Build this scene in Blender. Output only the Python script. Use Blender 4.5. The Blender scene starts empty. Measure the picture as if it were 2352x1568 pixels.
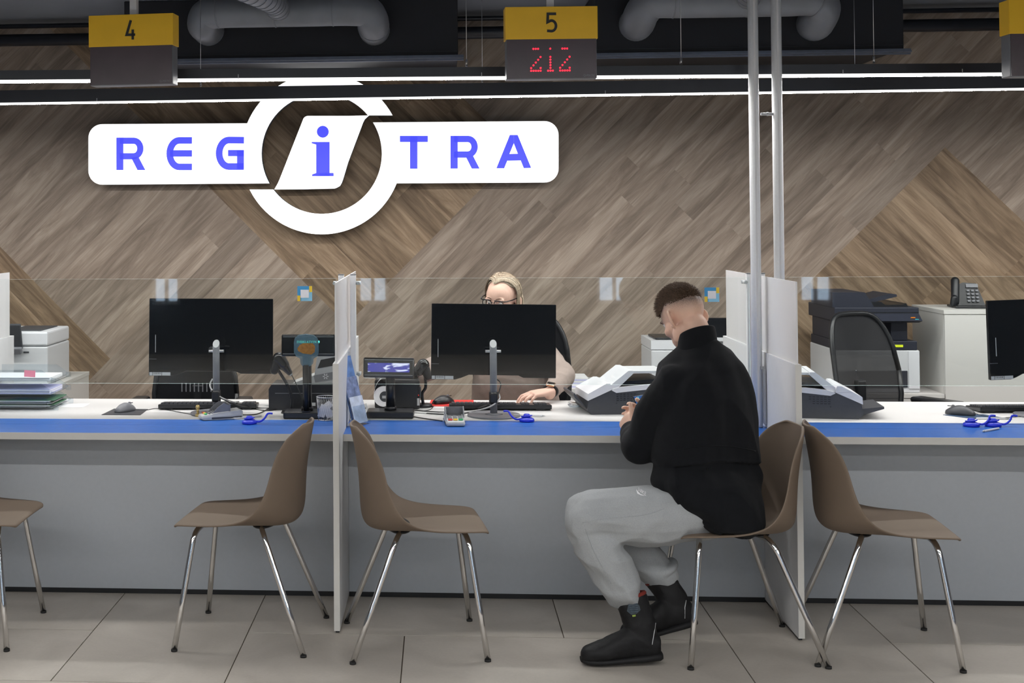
import bpy, bmesh, math, random
from mathutils import Vector, Matrix, Euler, noise
from mathutils.bvhtree import BVHTree
random.seed(7)
PI = math.pi
scene = bpy.context.scene
COL = scene.collection

# ------------------------------------------------------------------ camera
F, PX, PY, EYE = 3050.0, 788.533, 450.0, 1.58
ROT = Matrix(((0.99735735, -0.00739336, -0.07227479),
              (0.07240752, 0.0196167, 0.9971822),
              (-0.00595473, -0.99978024, 0.02010019)))      # rows: world axes seen from the camera
CAMP = Vector((0, 0, EYE))
cd = bpy.data.cameras.new('camera')
cam = bpy.data.objects.new('camera', cd)
COL.objects.link(cam)
r_, u_, b_ = ROT @ Vector((1, 0, 0)), ROT @ Vector((0, -1, 0)), ROT @ Vector((0, 0, -1))
m4 = Matrix.Identity(4)
for i in range(3):
    m4[i][0], m4[i][1], m4[i][2], m4[i][3] = r_[i], u_[i], b_[i], CAMP[i]
cam.matrix_world = m4
cd.sensor_width = 36.0
cd.lens = F / 2352 * 36
cd.shift_x = (1176 - PX) / 2352
cd.shift_y = -(784 - PY) / 2352
cd.clip_start = 0.05
scene.camera = cam

# ------------------------------------------------------------------ world, exposure
w = bpy.data.worlds.new('world')
scene.world = w
w.use_nodes = True
wb = w.node_tree.nodes['Background']
wb.inputs[0].default_value = (0.62, 0.78, 1.0, 1)
wb.inputs[1].default_value = 8.0
scene.view_settings.view_transform = 'Standard'
scene.view_settings.look = 'None'
scene.view_settings.gamma = 1.0
scene.view_settings.use_curve_mapping = False
scene.view_settings.exposure = 0.0
scene.cycles.max_bounces = 8
scene.cycles.transparent_max_bounces = 16
try:
    scene.cycles.use_denoising = True
except Exception:
    pass
STRIP_NEAR, STRIP_FAR, STRIP_HALL, SIGN_E = 66.0, 96.0, 92.0, 1.25

def ray(u, v):
    return ROT @ Vector((u - PX, v - PY, F))
def atY(u, v, Y):                      # point of the plane Y seen at a place in the photograph
    d = ray(u, v); return CAMP + d * (Y / d.y)
def atZ(u, v, Z):
    d = ray(u, v); return CAMP + d * ((Z - EYE) / d.z)
ZC = 0.73                               # counter height
def onC(u, v, z=ZC):
    p = atZ(u, v, z); return p

# ------------------------------------------------------------------ materials
MATS = {}
def mat(name, col, rough=0.5, metal=0.0, noise_s=0, noise_amt=0.0, bump=0.0, bump_s=80, emit=None, es=0.0,
        spec=0.5, alpha=1.0, trans=0.0, coat=0.0, rand=0.0, sheen=0.0):
    if name in MATS:
        return MATS[name]
    m = bpy.data.materials.new(name); m.use_nodes = True
    nt = m.node_tree; N = nt.nodes; L = nt.links
    b = N['Principled BSDF']
    b.inputs['Base Color'].default_value = (*col, 1)
    b.inputs['Roughness'].default_value = rough
    b.inputs['Metallic'].default_value = metal
    b.inputs['Specular IOR Level'].default_value = spec
    b.inputs['Alpha'].default_value = alpha
    b.inputs['Transmission Weight'].default_value = trans
    b.inputs['Coat Weight'].default_value = coat
    b.inputs['Sheen Weight'].default_value = sheen
    if emit:
        b.inputs['Emission Color'].default_value = (*emit, 1)
        b.inputs['Emission Strength'].default_value = es
    tc = N.new('ShaderNodeTexCoord')
    if noise_amt > 0 or rand > 0:
        n = N.new('ShaderNodeTexNoise'); n.inputs['Scale'].default_value = noise_s or 10
        n.inputs['Detail'].default_value = 5
        L.new(tc.outputs['Object'], n.inputs['Vector'])
        mr = N.new('ShaderNodeMapRange')
        mr.inputs[1].default_value = 0.25; mr.inputs[2].default_value = 0.75
        mr.inputs[3].default_value = 1 - noise_amt; mr.inputs[4].default_value = 1 + noise_amt
        L.new(n.outputs[0], mr.inputs[0])
        val = mr.outputs[0]
        if rand > 0:
            oi = N.new('ShaderNodeObjectInfo')
            m2 = N.new('ShaderNodeMapRange'); m2.inputs[3].default_value = 1 - rand; m2.inputs[4].default_value = 1 + rand
            L.new(oi.outputs['Random'], m2.inputs[0])
            mu = N.new('ShaderNodeMath'); mu.operation = 'MULTIPLY'
            L.new(val, mu.inputs[0]); L.new(m2.outputs[0], mu.inputs[1]); val = mu.outputs[0]
        vm = N.new('ShaderNodeVectorMath'); vm.operation = 'SCALE'
        vm.inputs[0].default_value = col
        L.new(val, vm.inputs['Scale'])
        L.new(vm.outputs[0], b.inputs['Base Color'])
    if bump > 0:
        n2 = N.new('ShaderNodeTexNoise'); n2.inputs['Scale'].default_value = bump_s; n2.inputs['Detail'].default_value = 4
        L.new(tc.outputs['Object'], n2.inputs['Vector'])
        bp = N.new('ShaderNodeBump'); bp.inputs['Strength'].default_value = bump; bp.inputs['Distance'].default_value = 0.002
        L.new(n2.outputs[0], bp.inputs['Height']); L.new(bp.outputs[0], b.inputs['Normal'])
    MATS[name] = m
    return m

def wood_mat(name, c1, c2, c3):
    m = bpy.data.materials.new(name); m.use_nodes = True
    nt = m.node_tree; N = nt.nodes; L = nt.links; b = N['Principled BSDF']
    tc = N.new('ShaderNodeTexCoord'); oi = N.new('ShaderNodeObjectInfo')
    sc_ = N.new('ShaderNodeMath'); sc_.operation = 'MULTIPLY'; sc_.inputs[1].default_value = 97.0
    L.new(oi.outputs['Random'], sc_.inputs[0])
    cb = N.new('ShaderNodeCombineXYZ'); L.new(sc_.outputs[0], cb.inputs[0]); L.new(sc_.outputs[0], cb.inputs[1])
    ad = N.new('ShaderNodeVectorMath'); ad.operation = 'ADD'
    L.new(tc.outputs['Object'], ad.inputs[0]); L.new(cb.outputs[0], ad.inputs[1])
    # slightly slanted, warped grain along local x
    mp = N.new('ShaderNodeMapping'); mp.inputs['Rotation'].default_value = (0, 0.10, 0)
    mp.inputs['Scale'].default_value = (1.2, 1, 10.5); L.new(ad.outputs[0], mp.inputs[0])
    n1 = N.new('ShaderNodeTexNoise'); n1.inputs['Scale'].default_value = 1.3; n1.inputs['Detail'].default_value = 6
    n1.inputs['Roughness'].default_value = 0.62; n1.inputs['Distortion'].default_value = 1.1
    L.new(mp.outputs[0], n1.inputs['Vector'])
    mp2 = N.new('ShaderNodeMapping'); mp2.inputs['Scale'].default_value = (7, 1, 170); L.new(ad.outputs[0], mp2.inputs[0])
    n2 = N.new('ShaderNodeTexNoise'); n2.inputs['Scale'].default_value = 1.0; n2.inputs['Detail'].default_value = 3
    L.new(mp2.outputs[0], n2.inputs['Vector'])
    # cathedral figure
    mp3 = N.new('ShaderNodeMapping'); mp3.inputs['Scale'].default_value = (0.9, 1, 7.5); L.new(ad.outputs[0], mp3.inputs[0])
    wv = N.new('ShaderNodeTexWave'); wv.wave_type = 'RINGS'; wv.inputs['Scale'].default_value = 1.6
    wv.inputs['Distortion'].default_value = 5.5; wv.inputs['Detail'].default_value = 2; wv.inputs['Detail Scale'].default_value = 1.2
    L.new(mp3.outputs[0], wv.inputs['Vector'])
    cr = N.new('ShaderNodeValToRGB')
    cr.color_ramp.elements[0].position = 0.34; cr.color_ramp.elements[0].color = (*c1, 1)
    cr.color_ramp.elements[1].position = 0.66; cr.color_ramp.elements[1].color = (*c3, 1)
    e = cr.color_ramp.elements.new(0.5); e.color = (*c2, 1)
    mixv = N.new('ShaderNodeMath'); mixv.operation = 'MULTIPLY_ADD'; mixv.inputs[1].default_value = 0.13
    L.new(wv.outputs['Fac'], mixv.inputs[0])
    sb = N.new('ShaderNodeMath'); sb.operation = 'ADD'; sb.inputs[1].default_value = -0.05; L.new(n1.outputs[0], sb.inputs[0])
    L.new(sb.outputs[0], mixv.inputs[2])
    L.new(mixv.outputs[0], cr.inputs[0])
    fine = N.new('ShaderNodeMapRange'); fine.inputs[1].default_value = 0.3; fine.inputs[2].default_value = 0.7
    fine.inputs[3].default_value = 0.89; fine.inputs[4].default_value = 1.10; L.new(n2.outputs[0], fine.inputs[0])
    pr = N.new('ShaderNodeMapRange'); pr.inputs[3].default_value = 0.84; pr.inputs[4].default_value = 1.16
    L.new(oi.outputs['Random'], pr.inputs[0])
    mu = N.new('ShaderNodeMath'); mu.operation = 'MULTIPLY'; L.new(fine.outputs[0], mu.inputs[0]); L.new(pr.outputs[0], mu.inputs[1])
    vm = N.new('ShaderNodeVectorMath'); vm.operation = 'SCALE'; L.new(cr.outputs[0], vm.inputs[0]); L.new(mu.outputs[0], vm.inputs['Scale'])
    L.new(vm.outputs[0], b.inputs['Base Color'])
    b.inputs['Roughness'].default_value = 0.55
    b.inputs['Specular IOR Level'].default_value = 0.3
    bp = N.new('ShaderNodeBump'); bp.inputs['Strength'].default_value = 0.15; bp.inputs['Distance'].default_value = 0.001
    L.new(n2.outputs[0], bp.inputs['Height']); L.new(bp.outputs[0], b.inputs['Normal'])
    return m

def glass_mat(name, tint=(0.97, 0.99, 0.985), f0=1.45, boost=1.0):
    m = bpy.data.materials.new(name); m.use_nodes = True
    nt = m.node_tree; N = nt.nodes; L = nt.links; N.remove(N['Principled BSDF'])
    out = [n for n in N if n.type == 'OUTPUT_MATERIAL'][0]
    tr = N.new('ShaderNodeBsdfTransparent'); tr.inputs[0].default_value = (*tint, 1)
    gl = N.new('ShaderNodeBsdfGlossy'); gl.inputs['Roughness'].default_value = 0.02
    fr = N.new('ShaderNodeFresnel'); fr.inputs[0].default_value = f0
    mt = N.new('ShaderNodeMath'); mt.operation = 'MULTIPLY'; mt.inputs[1].default_value = boost; mt.use_clamp = True
    mx = N.new('ShaderNodeMixShader')
    ge = N.new('ShaderNodeNewGeometry'); inv = N.new('ShaderNodeMath'); inv.operation = 'SUBTRACT'; inv.inputs[0].default_value = 1.0
    L.new(ge.outputs['Backfacing'], inv.inputs[1]); m3 = N.new('ShaderNodeMath'); m3.operation = 'MULTIPLY'
    L.new(fr.outputs[0], mt.inputs[0]); L.new(mt.outputs[0], m3.inputs[0]); L.new(inv.outputs[0], m3.inputs[1]); L.new(m3.outputs[0], mx.inputs[0]); L.new(tr.outputs[0], mx.inputs[1]); L.new(gl.outputs[0], mx.inputs[2])
    L.new(mx.outputs[0], out.inputs[0])
    MATS[name] = m
    return m

def floor_mat():
    m = bpy.data.materials.new('floor_tile'); m.use_nodes = True
    nt = m.node_tree; N = nt.nodes; L = nt.links; b = N['Principled BSDF']
    tc = N.new('ShaderNodeTexCoord'); oi = N.new('ShaderNodeObjectInfo')
    sc_ = N.new('ShaderNodeMath'); sc_.operation = 'MULTIPLY'; sc_.inputs[1].default_value = 53.0
    L.new(oi.outputs['Random'], sc_.inputs[0])
    ad = N.new('ShaderNodeVectorMath'); ad.operation = 'ADD'; L.new(tc.outputs['Object'], ad.inputs[0]); L.new(sc_.outputs[0], ad.inputs[1])
    n1 = N.new('ShaderNodeTexNoise'); n1.inputs['Scale'].default_value = 3.2; n1.inputs['Detail'].default_value = 8
    n1.inputs['Distortion'].default_value = 0.8; L.new(ad.outputs[0], n1.inputs['Vector'])
    n2 = N.new('ShaderNodeTexNoise'); n2.inputs['Scale'].default_value = 90; n2.inputs['Detail'].default_value = 3
    L.new(ad.outputs[0], n2.inputs['Vector'])
    cr = N.new('ShaderNodeValToRGB')
    cr.color_ramp.elements[0].position = 0.3; cr.color_ramp.elements[0].color = (0.395, 0.36, 0.318, 1)
    cr.color_ramp.elements[1].position = 0.72; cr.color_ramp.elements[1].color = (0.51, 0.47, 0.42, 1)
    L.new(n1.outputs[0], cr.inputs[0])
    mr = N.new('ShaderNodeMapRange'); mr.inputs[3].default_value = 0.93; mr.inputs[4].default_value = 1.07; L.new(n2.outputs[0], mr.inputs[0])
    vm = N.new('ShaderNodeVectorMath'); vm.operation = 'SCALE'; L.new(cr.outputs[0], vm.inputs[0]); L.new(mr.outputs[0], vm.inputs['Scale'])
    L.new(vm.outputs[0], b.inputs['Base Color'])
    b.inputs['Roughness'].default_value = 0.42; b.inputs['Specular IOR Level'].default_value = 0.4
    bp = N.new('ShaderNodeBump'); bp.inputs['Strength'].default_value = 0.08; bp.inputs['Distance'].default_value = 0.001
    L.new(n2.outputs[0], bp.inputs['Height']); L.new(bp.outputs[0], b.inputs['Normal'])
    return m

W_GREY = wood_mat('wood_grey', (0.200, 0.155, 0.120), (0.280, 0.221, 0.174), (0.370, 0.303, 0.244))
W_BROWN = wood_mat('wood_brown', (0.150, 0.102, 0.063), (0.250, 0.175, 0.111), (0.37, 0.270, 0.178))
M_TILE = floor_mat()
M_GROUT = mat('grout', (0.10, 0.08, 0.06), 0.9, noise_s=40, noise_amt=.1)
M_WHITE = mat('white_melamine', (0.67, 0.665, 0.655), 0.38, noise_s=3, noise_amt=.015, bump=.05, bump_s=300)
M_HALL = mat('hall_paint', (0.09, 0.095, 0.11), 0.8, noise_s=3, noise_amt=.03)
M_LEDSIDE = mat('led_side', (0.9, 0.9, 0.9), 0.5, emit=(1.0, 0.99, 0.98), es=1.6)
M_EDGE = mat('edge_band', (0.60, 0.59, 0.56), 0.5, noise_s=30, noise_amt=.02)
M_PANELG = mat('grey_front', (0.41, 0.435, 0.465), 0.42, noise_s=60, noise_amt=.02, bump=.05, bump_s=400)
M_PART = mat('partition_grey', (0.62, 0.62, 0.63), 0.45, noise_s=40, noise_amt=.02)
M_BLUE = mat('blue_laminate', (0.016, 0.108, 0.41), 0.36, noise_s=25, noise_amt=.08)
M_ACR = mat('opal_acrylic', (0.86, 0.86, 0.87), 0.22, trans=0.25, noise_s=5, noise_amt=.01)
M_ALU = mat('satin_aluminium', (0.86, 0.87, 0.88), 0.6, metal=0.0, spec=.3, noise_s=120, noise_amt=.03)
M_POST = mat('white_post', (0.70, 0.70, 0.71), 0.4, noise_s=50, noise_amt=.02)
M_CHROME = mat('chrome', (0.72, 0.71, 0.70), 0.12, metal=1.0, noise_s=30, noise_amt=.03)
M_STEEL = mat('brushed_steel', (0.55, 0.55, 0.56), 0.3, metal=1.0, noise_s=90, noise_amt=.05)
M_BLACKP = mat('black_plastic', (0.007, 0.008, 0.010), 0.36, noise_s=60, noise_amt=.1, bump=.1, bump_s=500)
M_BLACKG = mat('gloss_black', (0.003, 0.004, 0.006), 0.12, noise_s=40, noise_amt=.1)
M_SCREENB = mat('monitor_back', (0.0018, 0.0028, 0.0045), 0.11, spec=.3, noise_s=30, noise_amt=.1)
M_DKGREY = mat('dark_grey_plastic', (0.045, 0.048, 0.055), 0.45, noise_s=60, noise_amt=.08, bump=.1, bump_s=500)
M_MIDGREY = mat('mid_grey_plastic', (0.16, 0.165, 0.18), 0.4, noise_s=60, noise_amt=.06)
M_LTGREY = mat('light_grey_plastic', (0.42, 0.43, 0.44), 0.4, noise_s=60, noise_amt=.03)
M_WPLAST = mat('white_plastic', (0.60, 0.61, 0.63), 0.38, noise_s=60, noise_amt=.015)
M_WBRIGHT = mat('bright_white_plastic', (0.68, 0.69, 0.72), 0.35, noise_s=60, noise_amt=.01)
M_PAPER = mat('paper', (0.82, 0.82, 0.84), 0.8, noise_s=80, noise_amt=.02)
M_SHELL = mat('taupe_shell', (0.175, 0.132, 0.098), 0.62, noise_s=15, noise_amt=.03, bump=.25, bump_s=900, spec=.3)
M_RUBBER = mat('rubber', (0.015, 0.015, 0.015), 0.8, noise_s=60, noise_amt=.1)
M_DUCT = mat('duct_grey', (0.20, 0.215, 0.245), 0.5, metal=.2, noise_s=8, noise_amt=.12)
M_PLENUM = mat('plenum_black', (0.010, 0.011, 0.015), 0.6, noise_s=8, noise_amt=.15)
M_CEIL = mat('ceiling_paint', (0.16, 0.175, 0.205), 0.85, noise_s=4, noise_amt=.08)
M_BLKMETAL = mat('black_profile', (0.016, 0.018, 0.024), 0.35, noise_s=20, noise_amt=.1)
M_LED = mat('led_diffuser', (0.9, 0.9, 0.9), 0.5, emit=(1.0, 0.985, 0.96), es=STRIP_NEAR)
M_LEDF = mat('led_diffuser_far', (0.9, 0.9, 0.9), 0.5, emit=(1.0, 0.985, 0.96), es=STRIP_FAR)
M_LEDH = mat('led_diffuser_hall', (0.9, 0.9, 0.9), 0.5, emit=(1.0, 0.985, 0.96), es=STRIP_HALL)
M_SIGNF = mat('sign_face', (0.9, 0.9, 0.92), 0.4, emit=(1.0, 1.0, 1.0), es=SIGN_E)
M_SIGNS = mat('sign_side', (0.12, 0.14, 0.18), 0.5, noise_s=20, noise_amt=.05)
M_SIGNL = mat('sign_letter', (0.01, 0.01, 0.1), 0.4, emit=(0.075, 0.085, 1.0), es=1.0)
M_YEL = mat('sign_yellow', (0.88, 0.52, 0.02), 0.5, noise_s=12, noise_amt=.04)
M_LEDPANEL = mat('led_panel', (0.055, 0.035, 0.045), 0.25, noise_s=6, noise_amt=.25)
M_NUM = mat('numeral_black', (0.02, 0.02, 0.02), 0.5, noise_s=20, noise_amt=.05)
M_REDDOT = mat('red_dot', (0.5, 0.02, 0.05), 0.4, emit=(1.0, 0.012, 0.035), es=2.4)
M_SKIN = mat('skin', (0.58, 0.34, 0.24), 0.5, noise_s=30, noise_amt=.06, bump=.1, bump_s=300, spec=.4)
M_GLASS = glass_mat('screen_glass', (0.965, 0.985, 0.98), 1.45, 1.7)
M_CLEAR = glass_mat('clear_acrylic', (0.90, 0.93, 0.95), 1.45, 1.6)
M_GEDGE = mat('glass_edge', (0.75, 0.9, 0.9), 0.2, noise_s=20, noise_amt=.05)
M_BLKFAB = mat('black_jersey', (0.0065, 0.0072, 0.009), 0.9, noise_s=40, noise_amt=.15, bump=.4, bump_s=700, spec=.15, sheen=.04)
M_COPIER = mat('copier_dark', (0.020, 0.023, 0.036), 0.5, noise_s=60, noise_amt=.08, bump=.1, bump_s=500, spec=.35)
M_JOG = mat('heather_grey', (0.345, 0.36, 0.37), 0.9, noise_s=260, noise_amt=.08, bump=.4, bump_s=500, spec=.15)
M_BOOT = mat('black_boot', (0.007, 0.007, 0.008), 0.6, spec=.3, noise_s=40, noise_amt=.2, bump=.4, bump_s=350)
M_SOLE = mat('boot_sole', (0.010, 0.010, 0.011), 0.65, spec=.3, noise_s=40, noise_amt=.2)
M_SWEAT = mat('beige_knit', (0.335, 0.268, 0.238), 0.85, noise_s=200, noise_amt=.06, bump=.3, bump_s=600, spec=.2)
M_HAIRB = mat('brown_hair', (0.085, 0.052, 0.032), 0.55, noise_s=120, noise_amt=.45, spec=.3)
M_HAIRW = mat('blonde_hair', (0.48, 0.39, 0.29), 0.45, noise_s=160, noise_amt=.4, spec=.35)
M_HAIRD = mat('blonde_hair_dark', (0.24, 0.17, 0.11), 0.5, noise_s=160, noise_amt=.4, spec=.3)
M_CABLE = mat('black_cable', (0.012, 0.012, 0.012), 0.4, noise_s=40, noise_amt=.1)
M_CABLEG = mat('grey_cable', (0.5, 0.5, 0.5), 0.4, noise_s=40, noise_amt=.05)
M_BLUEPL = mat('royal_blue_plastic', (0.012, 0.03, 0.55), 0.3, noise_s=30, noise_amt=.1)
M_MESH = mat('chair_mesh', (0.012, 0.012, 0.014), 0.8, alpha=0.92, noise_s=60, noise_amt=.1)

# ------------------------------------------------------------------ object helpers
def tag(o, label=None, cat=None, group=None, kind=None):
    if label: o['label'] = label
    if cat: o['category'] = cat
    if group: o['group'] = group
    if kind: o['kind'] = kind
    return o
def thing(name, label, cat, loc=(0, 0, 0), rz=0.0, group=None):
    o = bpy.data.objects.new(name, None); COL.objects.link(o)
    o.empty_display_size = 0.05
    o.location = loc; o.rotation_euler = (0, 0, rz)
    return tag(o, label, cat, group)
def copy_tree(o, parent=None):
    c = o.copy(); COL.objects.link(c)
    if parent: c.parent = parent
    for ch in list(o.children): copy_tree(ch, c)
    return c

class MB:
    def __init__(s): s.bm = bmesh.new(); s.mi = 0
    def _mark(s, fs):
        for f in fs: f.material_index = s.mi
    def box(s, c, d, rot=None, bev=0.0):
        old = set(s.bm.faces)
        M = Matrix.Translation(Vector(c))
        if rot is not None: M = M @ (rot.to_4x4() if hasattr(rot, 'to_4x4') else Euler(rot).to_matrix().to_4x4())
        M = M @ Matrix.Diagonal((d[0], d[1], d[2], 1))
        g = bmesh.ops.create_cube(s.bm, size=1.0, matrix=M)
        if bev > 0:
            es = list({e for v in g['verts'] for e in v.link_edges})
            bmesh.ops.bevel(s.bm, geom=es, offset=bev, segments=2, affect='EDGES', profile=0.5)
        s._mark([f for f in s.bm.faces if f not in old])
        return s
    def mm(s, a, b, bev=0.0):
        return s.box([(a[i] + b[i]) / 2 for i in range(3)], [abs(b[i] - a[i]) for i in range(3)], None, bev)
    def ring_loft(s, rings, cap=True, closed=False, smooth=True):
        vs = [[s.bm.verts.new(p) for p in r] for r in rings]
        n = len(vs[0]); fs = []
        R = range(len(vs)) if closed else range(len(vs) - 1)
        for i in R:
            a, b = vs[i], vs[(i + 1) % len(vs)]
            for j in range(n):
                k = (j + 1) % n
                try: fs.append(s.bm.faces.new((a[j], a[k], b[k], b[j])))
                except ValueError: pass
        if cap and not closed:
            fs.append(s.bm.faces.new(list(reversed(vs[0])))); fs.append(s.bm.faces.new(vs[-1]))
        for f in fs: f.smooth = smooth; f.material_index = s.mi
        return s
    def cyl(s, a, b, ra, rb=None, n=16, smooth=True):
        rb = ra if rb is None else rb
        a, b = Vector(a), Vector(b); d = (b - a).normalized()
        q = d.orthogonal().normalized(); p = d.cross(q)
        rings = [[c + (q * math.cos(t) + p * math.sin(t)) * r for t in [2 * PI * i / n for i in range(n)]] for c, r in ((a, ra), (b, rb))]
        vs = [[s.bm.verts.new(x) for x in r] for r in rings]
        for j in range(n):
            k = (j + 1) % n
            f = s.bm.faces.new((vs[0][j], vs[0][k], vs[1][k], vs[1][j])); f.smooth = smooth; f.material_index = s.mi
        for r in (list(reversed(vs[0])), vs[1]):
            f = s.bm.faces.new(r); f.material_index = s.mi
        return s
    def tube(s, pts, r, n=8, radii=None, flat=None):
        pts = [Vector(p) for p in pts]
        rings = []; prev = None
        for i, c in enumerate(pts):
            d = (pts[min(i + 1, len(pts) - 1)] - pts[max(i - 1, 0)]).normalized()
            if prev is None: q = d.orthogonal().normalized()
            else:
                q = prev - d * prev.dot(d)
                q = q.normalized() if q.length > 1e-6 else d.orthogonal().normalized()
            prev = q; p = d.cross(q); rr = radii[i] if radii else r
            rings.append([c + (q * math.cos(t) + p * math.sin(t)) * rr for t in [2 * PI * k / n for k in range(n)]])
        return s.ring_loft(rings)
    def capsule(s, a, b, ra, rb, n=14, flat=None):
        a, b = Vector(a), Vector(b); d = (b - a)
        L_ = d.length; d = d.normalized() if L_ > 1e-6 else Vector((0, 0, 1))
        q = d.orthogonal().normalized(); p = d.cross(q); rings = []
        for k in range(5):
            t = -PI / 2 + (PI / 2) * k / 5 + .02; rings.append((a + d * math.sin(t) * ra, ra * math.cos(t)))
        rings.append((a, ra)); rings.append((a.lerp(b, .5), (ra + rb) / 2)); rings.append((b, rb))
        for k in range(1, 6):
            t = (PI / 2) * k / 5 - .02; rings.append((b + d * math.sin(t) * rb, rb * math.cos(t)))
        rr = []
        for c, r in rings:
            r = max(r, 1e-4)
            row = []
            for t in [2 * PI * i / n for i in range(n)]:
                o = (q * math.cos(t) + p * math.sin(t)) * r
                if flat:  # flat = (axis, factor)
                    ax = Vector(flat[0]).normalized(); o = o - ax * o.dot(ax) * (1 - flat[1])
                row.append(c + o)
            rr.append(row)
        return s.ring_loft(rr)
    def ell(s, c, r, rot=None, seg=20, rg=14):
        M = Matrix.Translation(Vector(c))
        if rot is not None: M = M @ (rot.to_4x4() if hasattr(rot, 'to_4x4') else Euler(rot).to_matrix().to_4x4())
        M = M @ Matrix.Diagonal((r[0], r[1], r[2], 1))
        g = bmesh.ops.create_uvsphere(s.bm, u_segments=seg, v_segments=rg, radius=1.0, matrix=M)
        for v in g['verts']:
            for f in v.link_faces: f.smooth = True; f.material_index = s.mi
        return s
    def poly(s, pts, vec, side_mi=None):
        """extrude a (possibly concave) outline of 3D points along vec; front face is the outline itself"""
        vec = Vector(vec)
        a = [s.bm.verts.new(p) for p in pts]; b = [s.bm.verts.new(Vector(p) + vec) for p in pts]
        f1 = s.bm.faces.new(a); f2 = s.bm.faces.new(list(reversed(b)))
        f1.material_index = s.mi; f2.material_index = s.mi
        n = len(pts)
        for i in range(n):
            k = (i + 1) % n
            f = s.bm.faces.new((a[k], a[i], b[i], b[k])); f.material_index = s.mi if side_mi is None else side_mi
        return s
    def xf(s, M):
        bmesh.ops.transform(s.bm, matrix=M, verts=s.bm.verts); return s
    def build(s, name, material, parent=None, loc=None, smooth=None, autosmooth=None, world=False):
        bmesh.ops.recalc_face_normals(s.bm, faces=s.bm.faces)
        me = bpy.data.meshes.new(name); s.bm.to_mesh(me); s.bm.free()
        for m in (material if isinstance(material, (list, tuple)) else [material]): me.materials.append(m)
        if smooth:
            for p in me.polygons: p.use_smooth = True
        o = bpy.data.objects.new(name, me); COL.objects.link(o)
        if parent is not None:
            o.parent = parent
            if world:   # geometry was given in world coordinates
                pm = Matrix.LocRotScale(parent.location, parent.rotation_euler, parent.scale)
                me.transform(pm.inverted())
        if loc is not None: o.location = loc
        return o

def rot_z(p, a): return Vector((p[0] * math.cos(a) - p[1] * math.sin(a), p[0] * math.sin(a) + p[1] * math.cos(a), p[2] if len(p) > 2 else 0))
def bez(p0, p1, p2, p3, n=12):
    p0, p1, p2, p3 = map(Vector, (p0, p1, p2, p3))
    return [p0 * (1 - t) ** 3 + p1 * 3 * t * (1 - t) ** 2 + p2 * 3 * t * t * (1 - t) + p3 * t ** 3 for t in [i / n for i in range(n + 1)]]
def spline(pts, n=8):
    pts = [Vector(p) for p in pts]; out = []
    for i in range(len(pts) - 1):
        p0 = pts[max(i - 1, 0)]; p1 = pts[i]; p2 = pts[i + 1]; p3 = pts[min(i + 2, len(pts) - 1)]
        for k in range(n):
            t = k / n
            out.append(0.5 * ((2 * p1) + (p2 - p0) * t + (2 * p0 - 5 * p1 + 4 * p2 - p3) * t * t + (3 * p1 - p0 - 3 * p2 + p3) * t ** 3))
    out.append(pts[-1]); return out
def text_mesh(txt, size, depth=0.0006):
    cu = bpy.data.curves.new('text', 'FONT'); cu.body = txt; cu.size = size; cu.extrude = depth / 2
    cu.align_x = 'CENTER'; cu.align_y = 'CENTER'
    o = bpy.data.objects.new('text', cu); COL.objects.link(o)
    dg = bpy.context.evaluated_depsgraph_get(); dg.update()
    me = bpy.data.meshes.new_from_object(o.evaluated_get(dg))
    bpy.data.objects.remove(o); bpy.data.curves.remove(cu)
    return me
def text_obj(name, txt, size, material, parent, M, depth=0.0006):
    me = text_mesh(txt, size, depth); me.transform(M)
    me.materials.clear(); me.materials.append(material)
    o = bpy.data.objects.new(name, me); COL.objects.link(o)
    if parent is not None: o.parent = parent
    return o
FRONT = Matrix.Rotation(PI / 2, 4, 'X')       # text facing the camera side (-Y)

# ------------------------------------------------------------------ the setting
XL, XR, YB, YW, ZT = -5.2, 5.6, -4.5, 7.9, 2.80
def struct(name, mb, m, parent=None, **k):
    o = mb.build(name, m, parent, **k)
    if parent is None: o['kind'] = 'structure'
    return o
floor = struct('floor', MB().mm((XL, YB, -0.12), (XR, YW + .1, -0.004)), M_GROUT)
TW, TD, G = 0.605, 0.575, 0.0022
X0, Y0 = -0.146, 5.12
def tile(x0, x1, y0, y1):
    cx, cy = (x0 + x1) / 2, (y0 + y1) / 2
    MB().mm((x0 - cx + G, y0 - cy + G, -0.0039), (x1 - cx - G, y1 - cy - G, 0.0)).build('tile', M_TILE, floor, loc=(cx, cy, 0))
done = set()
def put(i, j, wi=1, hj=1):
    cells = [(a, b) for a in range(i, i + wi) for b in range(j, j + hj)]
    if any(c in done for c in cells): return
    done.update(cells)
    tile(max(X0 + i * TW, XL), min(X0 + (i + wi) * TW, XR), max(Y0 + j * TD, YB), min(Y0 + (j + hj) * TD, YW))
# the joints the photograph shows (cells: i counts across, j away from the camera, row 0 starts at Y0)
put(-2, -1, 1, 2); put(-1, 0, 2, 1); put(-1, -1, 1, 1); put(0, -1, 2, 1); put(1, 0, 1, 1); put(2, -1, 1, 2)
put(-4, 0, 2, 1); put(-4, -1, 2, 1); put(3, 0, 2, 1); put(3, -1, 2, 1)
for j in range(-17, 5):
    i = -9 + (j % 2)
    while i < 10:
        wi = 2
        if any((a, j) in done for a in (i, i + 1)): wi = 1
        if X0 + i * TW < XR and X0 + (i + wi) * TW > XL and Y0 + (j + 1) * TD > YB and Y0 + j * TD < YW: put(i, j, wi, 1)
        i += wi
struct('ceiling', MB().mm((XL, YB, ZT), (XR, YW + .1, ZT + .1)), M_CEIL)
struct('wall_left', MB().mm((XL - .1, YB, -.1), (XL, YW + .1, ZT + .1)), M_HALL)
struct('wall_right', MB().mm((XR, YB, -.1), (XR + .1, YW + .1, ZT + .1)), M_HALL)
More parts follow.
